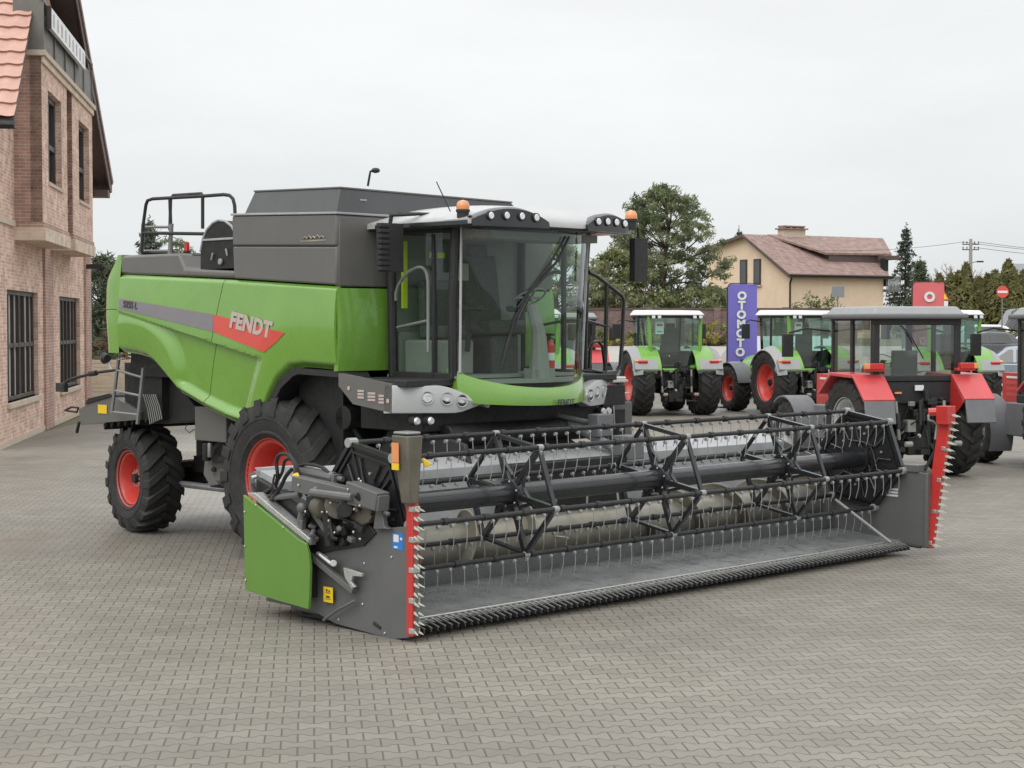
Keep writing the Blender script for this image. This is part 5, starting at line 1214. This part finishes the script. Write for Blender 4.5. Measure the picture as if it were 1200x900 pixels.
o = b.build('slatted_crate', None, None); p = gpt(124, 56); o.location = p; tag(o, 'pale slatted crate standing past the corner of the brick building', 'crate')
# ------------------------------------------------------------------ TRACTORS
def arc_fender(b, m, y0, y1, rad, a0, a1, th=.03, cx=0, cz=0, n=14, drop=0):
    b.use(m)
    def fn(u, v):
        a = lerp(a0, a1, u); r_ = rad-drop*v
        return Vector((cx+r_*math.cos(a), lerp(y0, y1, v), cz+r_*math.sin(a)))
    b.slab(fn, n, 4, (0,0,-th))
def clutter(b, seed, n, x, y, z, ms=('dark','black','plastic','dark')):
    r = random.Random(seed)
    for k in range(n):
        b.use(r.choice(ms) if r.random() > .12 else 'cabgrey'); c = (r.uniform(*x), r.uniform(*y), r.uniform(*z))
        if r.random() < .6: b.box(c, (r.uniform(.05,.16), r.uniform(.05,.18), r.uniform(.06,.22)), (0,0,r.uniform(-.3,.3)))
        else: b.tube([c, (c[0]+r.uniform(-.1,.1), c[1]+r.uniform(-.2,.2), c[2]+r.uniform(-.35,.1))], r.uniform(.012,.03), 6)
def three_point(T, w_=.42, z0=.55):
    b = MB(); clutter(b, 5, 60, (-.66,-.35), (-.4,.4), (.55,1.45))
    b.use('dark').bb((-.45,-.36,.62),(.3,.36,1.4)); b.bb((-.2,-.75,.75),(.2,.75,1.05))
    for s in (-1, 1):
        b.use('black').tube([(-.35,s*.3,.62),(-.75,s*w_,.6),(-1.05,s*(w_+.03),.62)], .04, 8); b.use('cabgrey').cyl((-1.1,s*(w_-.04),.62),(-1.1,s*(w_+.08),.62),.045)
        b.use('black').tube([(-.3,s*.34,1.38),(-.62,s*(w_+.02),1.3)], .045, 8); b.use('cabgrey').tube([(-.62,s*(w_+.02),1.3),(-.72,s*w_,.66)], .03, 8); b.use('black').tube([(-.66,s*(w_+.01),1.1),(-.7,s*w_,.85)], .05, 8)
    b.use('black').tube([(-.4,0,1.12),(-.7,.03,1.3),(-.72,.04,.9)], .035, 8); b.use('dark').bb((-.8,-.06,.42),(-.3,.06,.5)); b.bb((-.62,-.2,.4),(-.5,.2,.7)); b.use('steel').cyl((-.5,0,.72),(-.62,0,.72),.035)
    b.use('black').bb((-.95,-.5,.42),(-.9,-.2,.46))
    return b.build('rear_linkage', None, T, .006)
def green_tractor(px, Y, a, label):
    p = atY(px, 450, Y); T = thing('green_tractor', label, 'tractor', (p.x, Y, gz(Y)), PI/2+R(a), 'green tractors parked in a row')
    b = MB().use('dark'); b.bb((-.3,-.3,.6),(2.9,.3,1.15)); b.bb((2.4,-.75,.55),(2.7,.75,.8)); b.bb((.6,-.75,.55),(1.6,-.35,1.1)); b.bb((.6,.35,.55),(1.6,.75,1.1)); b.build('chassis', None, T, .02)
    b = MB().use('tgreen')
    def hood(u, v):
        x = lerp(1.3, 3.45, u); a_ = lerp(-.25, PI+.25, v); k = 1-.25*u-.25*max(0,u-.8)*3
        return Vector((x, .52*k*math.cos(a_)*1.1, 1.15+(.62-.16*u-.6*max(0,u-.85))*max(-.2,math.sin(a_))**1.0))
    b.grid(hood, 14, 14); b.use('dark').bb((3.3,-.28,1.0),(3.4,.28,1.5)); b.build('bonnet', None, T)
    z0, z1 = 1.38, 2.78
    fr = MB().use('tgreen')
    for s in (-1, 1):
        fr.tube([(-.42,s*.62,z0-.05),(-.5,s*.72,1.9),(-.48,s*.74,z1)], .055, 8)
        fr.tube([(-.43,s*.60,z0),(-.43,s*.45,z0-.02)], .05, 8)
        fr.use('plastic').tube([(.45,s*.82,z0-.3),(.45,s*.8,z1)], .035, 8); fr.tube([(1.3,s*.62,z0-.1),(1.28,s*.7,z1)], .04, 8)
        fr.tube([(-.48,s*.76,z0+.0),(1.3,s*.66,z0-.15)], .03, 6); fr.use('tgreen')
    fr.tube([(-.44,-.6,z0-.02),(-.46,-.3,z0-.1),(-.46,.3,z0-.1),(-.44,.6,z0-.02)], .05, 8); fr.use('dark').bb((-.45,-.58,1.05),(1.35,.58,z0-.08)); fr.build('cab_frame', None, T)
    MB().add([(-.47,-.6,z0),(-.47,.6,z0),(-.5,.72,z1-.05),(-.5,-.72,z1-.05)], [(0,1,2,3)]).build('rear_window', 'tglass', T)
    for s in (-1, 1): MB().add([(-.44,s*.68,z0),(1.3,s*.66,z0-.1),(1.28,s*.74,z1),(-.46,s*.76,z1)], [(0,1,2,3)]).build('side_window', 'tglass', T)
    MB().add([(1.33,-.62,z0),(1.33,.62,z0),(1.3,.72,z1),(1.3,-.72,z1)], [(0,1,2,3)]).build('windscreen', 'tglass', T)
    b = MB().use('white'); b.hexa([(-.68,-.82,z1+.02),(1.5,-.8,z1+.02),(1.5,.8,z1+.02),(-.68,.82,z1+.02),(-.6,-.70,z1+.15),(1.4,-.7,z1+.18),(1.4,.7,z1+.18),(-.6,.70,z1+.15)]); b.use('plastic').bb((-.62,-.76,z1-.05),(1.4,.76,z1+.02)); b.build('cab_roof', None, T, .04)
    for s in (-1, 1):
        for dy in (0, .17):
            q = MB().use('plastic').box((-.66,s*(.68-dy),z1-.03),(.08,.12,.1)); q.use('lens').box((-.71,s*(.68-dy),z1-.03),(.02,.1,.08)); q.build('work_lamp', None, T, .01)
    b = MB().use('seat'); b.box((.25,0,1.75),(.5,.5,.14)); b.box((.02,0,2.1),(.12,.48,.7)); b.box((.0,0,2.5),(.1,.25,.15)); b.use('plastic').tube([(.95,0,1.4),(.85,0,1.95)], .05); b.lathe([(.19,-.01),(.2,.0),(.19,.01),(.18,0)], (.85,0,1.97), (-.4,0,.9), 20, True); b.bb((-.4,-.55,1.35),(1.2,-.35,1.8)); b.build('seat', None, T, .03)
    b = MB().use('white').bb((-.475,.32,2.28),(-.472,.56,2.62)); b.use('stripered').bb((-.477,.36,2.5),(-.4755,.52,2.56)); b.use('darklogo').bb((-.477,.36,2.34),(-.4755,.52,2.36)); b.build('price_sheet', None, T)
    for s in (-1, 1):
        b = MB(); y0 = s*.5
        arc_fender(b, 'tgreen', s*.5, s*1.04, 1.02, R(158), R(70), cz=.93, drop=.0)
        arc_fender(b, 'fendlight', s*1.041, s*1.29, 1.025, R(165), R(30), cz=.93, drop=.11)
        b.use('fendlight').prism([(1.03*math.cos(R(a_)), s*.60, .93+1.03*math.sin(R(a_))-.0) for a_ in (158,150,140)]+[(-.62,s*.6,1.30),(-.8,s*.6,1.18)], (0,s*.66,0))
        f = b.build('fender', None, T, .012)
        b = MB().use('redlens').box((-.86,s*1.02,1.5),(.06,.26,.11), (0,R(-32),0)); b.use('orange').box((-.83,s*1.2,1.52),(.06,.1,.11), (0,R(-32),0)); b.build('tail_lamp', None, f, .012)
        b = MB().use('darklogo')
        for k in range(4): b.box((-.885,s*(.62+.1*k),1.36),(.03,.06,.04), (0,R(-20),0))
        b.use('redlens').box((-.86,s*1.08,1.28),(.012,.16,.07)); b.build('fender_button', None, f)
        b = MB().use('plastic'); b.tube([(1.2,s*.72,2.62),(1.1,s*1.15,2.68),(1.1,s*1.25,2.6)], .02, 6); b.box((1.1,s*1.27,2.35),(.07,.24,.42)); b.build('side_mirror', None, T, .03)
        b = MB(); arc_fender(b, 'rubbergrey', s*.62, s*1.12, .76, R(165), R(40), cx=2.6, cz=.68); b.build('front_fender', None, T, .01)
        wheel(T, 0, s*.95, .93, .93, .60, .50, s, n=21, lh=.055, dish=.2); wheel(T, 2.6, s*.86, .68, .68, .50, .37, s, n=18, lh=.045, dish=.15, steer=R(0))
    three_point(T)
    b = MB().use('plastic').tube([(1.45,-.62,1.3),(1.45,-.66,2.7),(1.4,-.68,2.85)], .06, 10); b.build('exhaust', None, T)
    return T
green_tractor(785, 48.0, 11, 'green tractor with white roof parked nearest the combine cab, its red left wheel rim showing')
green_tractor(942, 48.0, 19, 'green tractor beside the purple banner, turned so both left wheels show')
green_tractor(1108, 46.5, 12, 'green tractor mostly hidden behind the big red tractor')
green_tractor(618, 43.5, 4, 'green tractor hidden behind the combine cab, seen through its windscreen')
def red_tractor(X, Y, a, label, cabx=1.2):
    T = thing('red_tractor', label, 'tractor', (X, Y, gz(Y)), PI/2+R(a), 'red tractors parked on the right')
    b = MB().use('dark'); b.bb((-.3,-.28,.6),(2.7,.28,1.1)); b.bb((2.3,-.8,.5),(2.55,.8,.72)); b.use('rubbergrey').bb((.75,.4,.55),(1.75,.85,1.15)); b.bb((.75,-.85,.55),(1.75,-.4,1.15)); b.build('chassis', None, T, .02)
    b = MB().use('red'); b.bb((cabx+.02,-.34,1.1),(2.75,.34,1.66)); b.use('pinkred')
    for k in range(3):
        for s in (-1, 1): b.bb((2.0,s*.341,1.45-.11*k),(2.6,s*.344,1.5-.11*k))
    b.use('white').bb((1.4,.345,1.56),(2.6,.348,1.6)); b.bb((1.4,.345,1.47),(2.2,.348,1.5)); b.use('dark').bb((2.75,-.28,1.0),(2.8,.28,1.6)); b.build('bonnet', None, T, .05)
    z0, z1 = 1.72, 2.70
    b = MB().use('plastic')
    for s in (-1, 1):
        b.bb((-.52,s*.68,1.2),(-.40,s*.80,z1)); b.hexa([(-.45,s*.70,1.4),(-.36,s*.70,1.4),(-.36,s*.79,1.4),(-.45,s*.79,1.4),(-.5,s*.68,z1),(-.38,s*.68,z1),(-.38,s*.78,z1),(-.5,s*.78,z1)])
        b.bb((.32,s*.72,1.2),(.40,s*.79,z1)); b.bb((cabx-.06,s*.66,1.2),(cabx+.02,s*.76,z1)); b.bb((-.45,s*.74,1.15),(cabx,s*.785,1.3)); b.bb((-.45,s*.72,z1-.07),(cabx,s*.785,z1))
    b.bb((-.53,-.8,z1-.14),(-.43,.8,z1)); b.bb((-.52,-.7,1.62),(-.43,.7,1.72)); b.use('plastic').bb((-.5,-.66,1.25),(-.44,.66,1.62)); b.use('dark').bb((-.4,-.6,.95),(cabx,.6,1.28)); b.build('cab_frame', None, T, .015)
    MB().add([(-.5,-.69,1.72),(-.5,.69,1.72),(-.5,.69,z1-.14),(-.5,-.69,z1-.14)], [(0,1,2,3)]).build('rear_window', 'cglass', T)
    for s in (-1, 1):
        MB().add([(-.4,s*.76,1.3),(.32,s*.76,1.3),(.32,s*.76,z1-.07),(-.4,s*.76,z1-.07)], [(0,1,2,3)]).build('side_window', 'cglass', T); MB().add([(.40,s*.755,1.3),(cabx-.06,s*.74,1.3),(cabx-.06,s*.74,z1-.07),(.40,s*.755,z1-.07)], [(0,1,2,3)]).build('cab_door', 'cglass', T)
    MB().add([(cabx,-.68,1.5),(cabx,.68,1.5),(cabx,.68,z1),(cabx,-.68,z1)], [(0,1,2,3)]).build('windscreen', 'cglass', T)
    b = MB().use('fendlight'); b.hexa([(-.62,-.86,z1+.0),(cabx+.15,-.86,z1+.0),(cabx+.15,.86,z1),(-.62,.86,z1),(-.5,-.74,z1+.17),(cabx,-.74,z1+.17),(cabx,.74,z1+.17),(-.5,.74,z1+.17)]); b.use('rubbergrey').bb((-.64,-.88,z1-.04),(cabx+.17,.88,z1+.05)); b.build('cab_roof', None, T, .03)
    b = MB().use('rubbergrey'); b.box((.15,0,1.6),(.45,.48,.12)); b.box((-.05,0,1.88),(.1,.44,.5)); b.use('plastic').tube([(.85,0,1.3),(.75,0,1.95)], .045); b.lathe([(.19,-.01),(.2,0),(.19,.01),(.18,0)], (.75,0,1.97), (-.4,0,.9), 20, True); b.build('seat', None, T, .04)
    b = MB().use('plastic').tube([(-.53,.3,z1-.15),(-.54,.12,2.35),(-.54,-.1,2.0)], .012, 5); b.build('wiper', None, T)
    for s in (-1, 1):
        b = MB().use('pinkred'); y0, y1 = s*.62, s*1.18
        P = [(-.99,1.34),(-.55,1.74),(.35,1.76),(.85,1.40),(.80,1.37),(.33,1.70),(-.54,1.68),(-.95,1.30)]
        b.pxz(P, y0, y1); b.use('red').pxz([(-.95,1.30),(-.55,1.7),(.35,1.7),(.8,1.38),(.35,1.0),(-.5,.95)], y0-s*.0, y0+s*.03); b.use('rubbergrey').pxz([(-.98,1.33),(-1.06,.95),(-1.02,.94),(-.94,1.31)], y0+s*.02, y1-s*.01)
        f = b.build('fender', None, T, .012)
        b = MB().use('red').box((-.62,s*.82,1.82),(.12,.34,.05)); b.use('redlens').box((-.66,s*.82,1.88),(.1,.26,.10)); b.use('orange').box((-.66,s*.98,1.88),(.1,.08,.09)); b.build('tail_lamp', None, f, .01)
        wheel(T, 0, s*.88, .84, .84, .44, .48, s, 'silver', n=20, lh=.05, dish=.14); wheel(T, 2.42, s*.92, .6, .6, .36, .32, s, 'silver', n=16, lh=.04, dish=.1)
        b = MB(); arc_fender(b, 'rubbergrey', s*.70, s*1.16, .70, R(205), R(55), cx=2.42, cz=.58); b.build('front_fender', None, T, .01)
        b = MB().use('plastic'); b.tube([(cabx,s*.78,2.45),(cabx+.1,s*1.2,2.5),(cabx+.15,s*1.5,2.42)], .02, 6); b.box((cabx+.15,s*1.52,2.2),(.06,.2,.4)); b.build('side_mirror', None, T, .04)
    b = MB().use('white').bb((-.56,-.1,1.47),(-.53,.05,1.56)); b.use('orange').bb((-.56,.3,1.42),(-.53,.42,1.45)); b.build('number_plate', None, T)
    three_point(T)
    return T
red_tractor(6.62, 28.9, 14, 'large red tractor with black framed cab parked behind the far end of the header')
red_tractor(10.25, 29.6, 14, 'red tractor cut off by the right edge, showing its bonnet and front wheel', 1.5)
red_tractor(1.75, 53, 3, 'distant red tractor glimpsed through the right side of the combine windscreen')
# ------------------------------------------------------------------ CARS
M['carsilver'] = mat('silver_car_paint', (.42,.44,.46), .3, metal=.5, coat=.6, var=.03); M['cardark'] = mat('dark_grey_car_paint', (.07,.075,.085), .3, coat=.7, var=.05); M['carwhite'] = mat('white_car_paint', (.7,.71,.72), .3, coat=.6, var=.02); M['teal'] = mat('teal_vinyl', (.05,.36,.34), .4, coat=.3, var=.06); M['carblue'] = mat('grey_blue_car_paint', (.25,.29,.34), .3, metal=.3, coat=.6, var=.03)
def car(px, Y, rz, col, label, cat='car', L=4.3, H=1.5, van=False, group='parked cars', teal=False):
    p = atY(px, 450, Y); T = thing('parked_van' if van else 'parked_car', label, cat, (p.x, Y, gz(Y)), rz, group); hw = .88
    if van: up = [(L*.5-.9,1.05),(L*.5-1.5,H-.05),(L*.5-1.7,H),(-L*.5+.1,H),(-L*.5,H-.1),(-L*.5,1.05)]
    else: up = [(L*.5-1.15,.93),(L*.5-1.95,H-.04),(L*.5-2.3,H),(-L*.5+1.0,H-.02),(-L*.5+.6,H-.1),(-L*.5+.15,.98)]
    zb = 1.05 if van else .95
    low = [(-L*.5,.35),(-L*.5-.02,.7),(-L*.5+.05,zb),(L*.5-.9 if van else L*.5-1.1,zb),(L*.5-.15,zb-.22),(L*.5,.62),(L*.5-.02,.32)]
    b = MB().use(col); b.pxz(low, -hw, hw)
    n = len(up); sh = lambda x, z, s: (x, s*(hw-.02-.2*(z-zb)/(H-zb+.001)), z)
    b.add([sh(x,z,-1) for x,z in up]+[sh(x,z,1) for x,z in up], [tuple(range(n)), tuple(range(2*n-1,n-1,-1))]+[(i,i+n,(i+1)%n+n,(i+1)%n) for i in range(n)])
    b.use('dark').bb((-L*.5+.1,-hw+.02,.25),(L*.5-.1,hw-.02,.4))
    if teal:
        b.use('teal')
        for s in (-1, 1): b.pxz([(-.2,.45),(L*.5-.35,.45),(L*.5-.9,1.02),(-.9,1.02)], s*(hw+.001), s*(hw+.004))
    b.build('body', None, T, .05, seg=3)
    b = MB().use('winglass'); z0, z1 = zb+.05, H-.12
    for s in (-1, 1):
        for x0, x1, dx0, dx1 in (((L*.5-1.35,.35,-.55,0),) if van else ((L*.5-1.4,.0,-.62,0),(-.1,-L*.5+.65,0,.25))):
            f = lambda x, z: (x, s*(hw-.012-.2*(z-zb)/(H-zb)), z)
            b.add([f(x0,z0), f(x1,z0), f(x1+dx1,z1), f(x0+dx0,z1)], [(0,1,2,3)])
    x0 = up[0][0]; x1 = up[1][0]; b.add([(x0-.02,-hw+.12,zb+.07),(x0-.02,hw-.12,zb+.07),(x1+.06,hw-.25,H-.09),(x1+.06,-hw+.25,H-.09)], [(0,1,2,3)])
    for i in (0,1,2,3): pass
    b.add([(up[-1][0]-.005,-hw+.15,zb+.1),(up[-1][0]-.005,hw-.15,zb+.1),(up[-2][0]-.015,hw-.28,H-.14),(up[-2][0]-.015,-hw+.28,H-.14)], [(0,1,2,3)])
    b.build('window', None, T)
    for s in (-1, 1):
        MB().use('lens').box((L*.5-.12,s*.62,.68),(.16,.34,.15)).build('headlight', None, T, .03); MB().use('redlens').box((-L*.5+.02,s*.72,.82),(.08,.22,.18)).build('tail_lamp', None, T, .02)
        MB().use(col).box((L*.5-1.5,s*1.0,1.02),(.12,.2,.13)).build('side_mirror', None, T, .03)
        for x in (L*.5-.85, -L*.5+.8):
            b = MB().use('rubber').lathe([(.2,-.1),(.29,-.1),(.315,-.05),(.315,.05),(.29,.1),(.2,.1)], (x,s*.8,.315), (0,1,0), 24, True); b.use('silver').cyl((x,s*.8-.06,.315),(x,s*.8+.06*s+.02,.315),.2,n=16); b.build('wheel', None, T)
    return T
car(1206, 80, PI-.15, 'carsilver', 'silver hatchback parked in front of the olive bush at the right edge')
car(1142, 76, PI+.5, 'cardark', 'dark grey car half hidden behind the third green tractor')
car(1186, 60, PI-.25, 'carblue', 'grey blue car with pale bonnet just left of the red tractor at the edge', H=1.55)
car(1203, 92, PI, 'cardark', 'black van with roof rack line behind the silver hatchback', 'van', L=4.8, H=2.2, van=True)
car(1140, 90, PI+.1, 'carwhite', 'white car seen as a bright strip beyond the dark grey car', H=1.4)
car(892, 57, PI+.12, 'carwhite', 'white van with teal graphics behind the purple banner', 'van', L=4.5, H=2.0, van=True, group=None, teal=True)
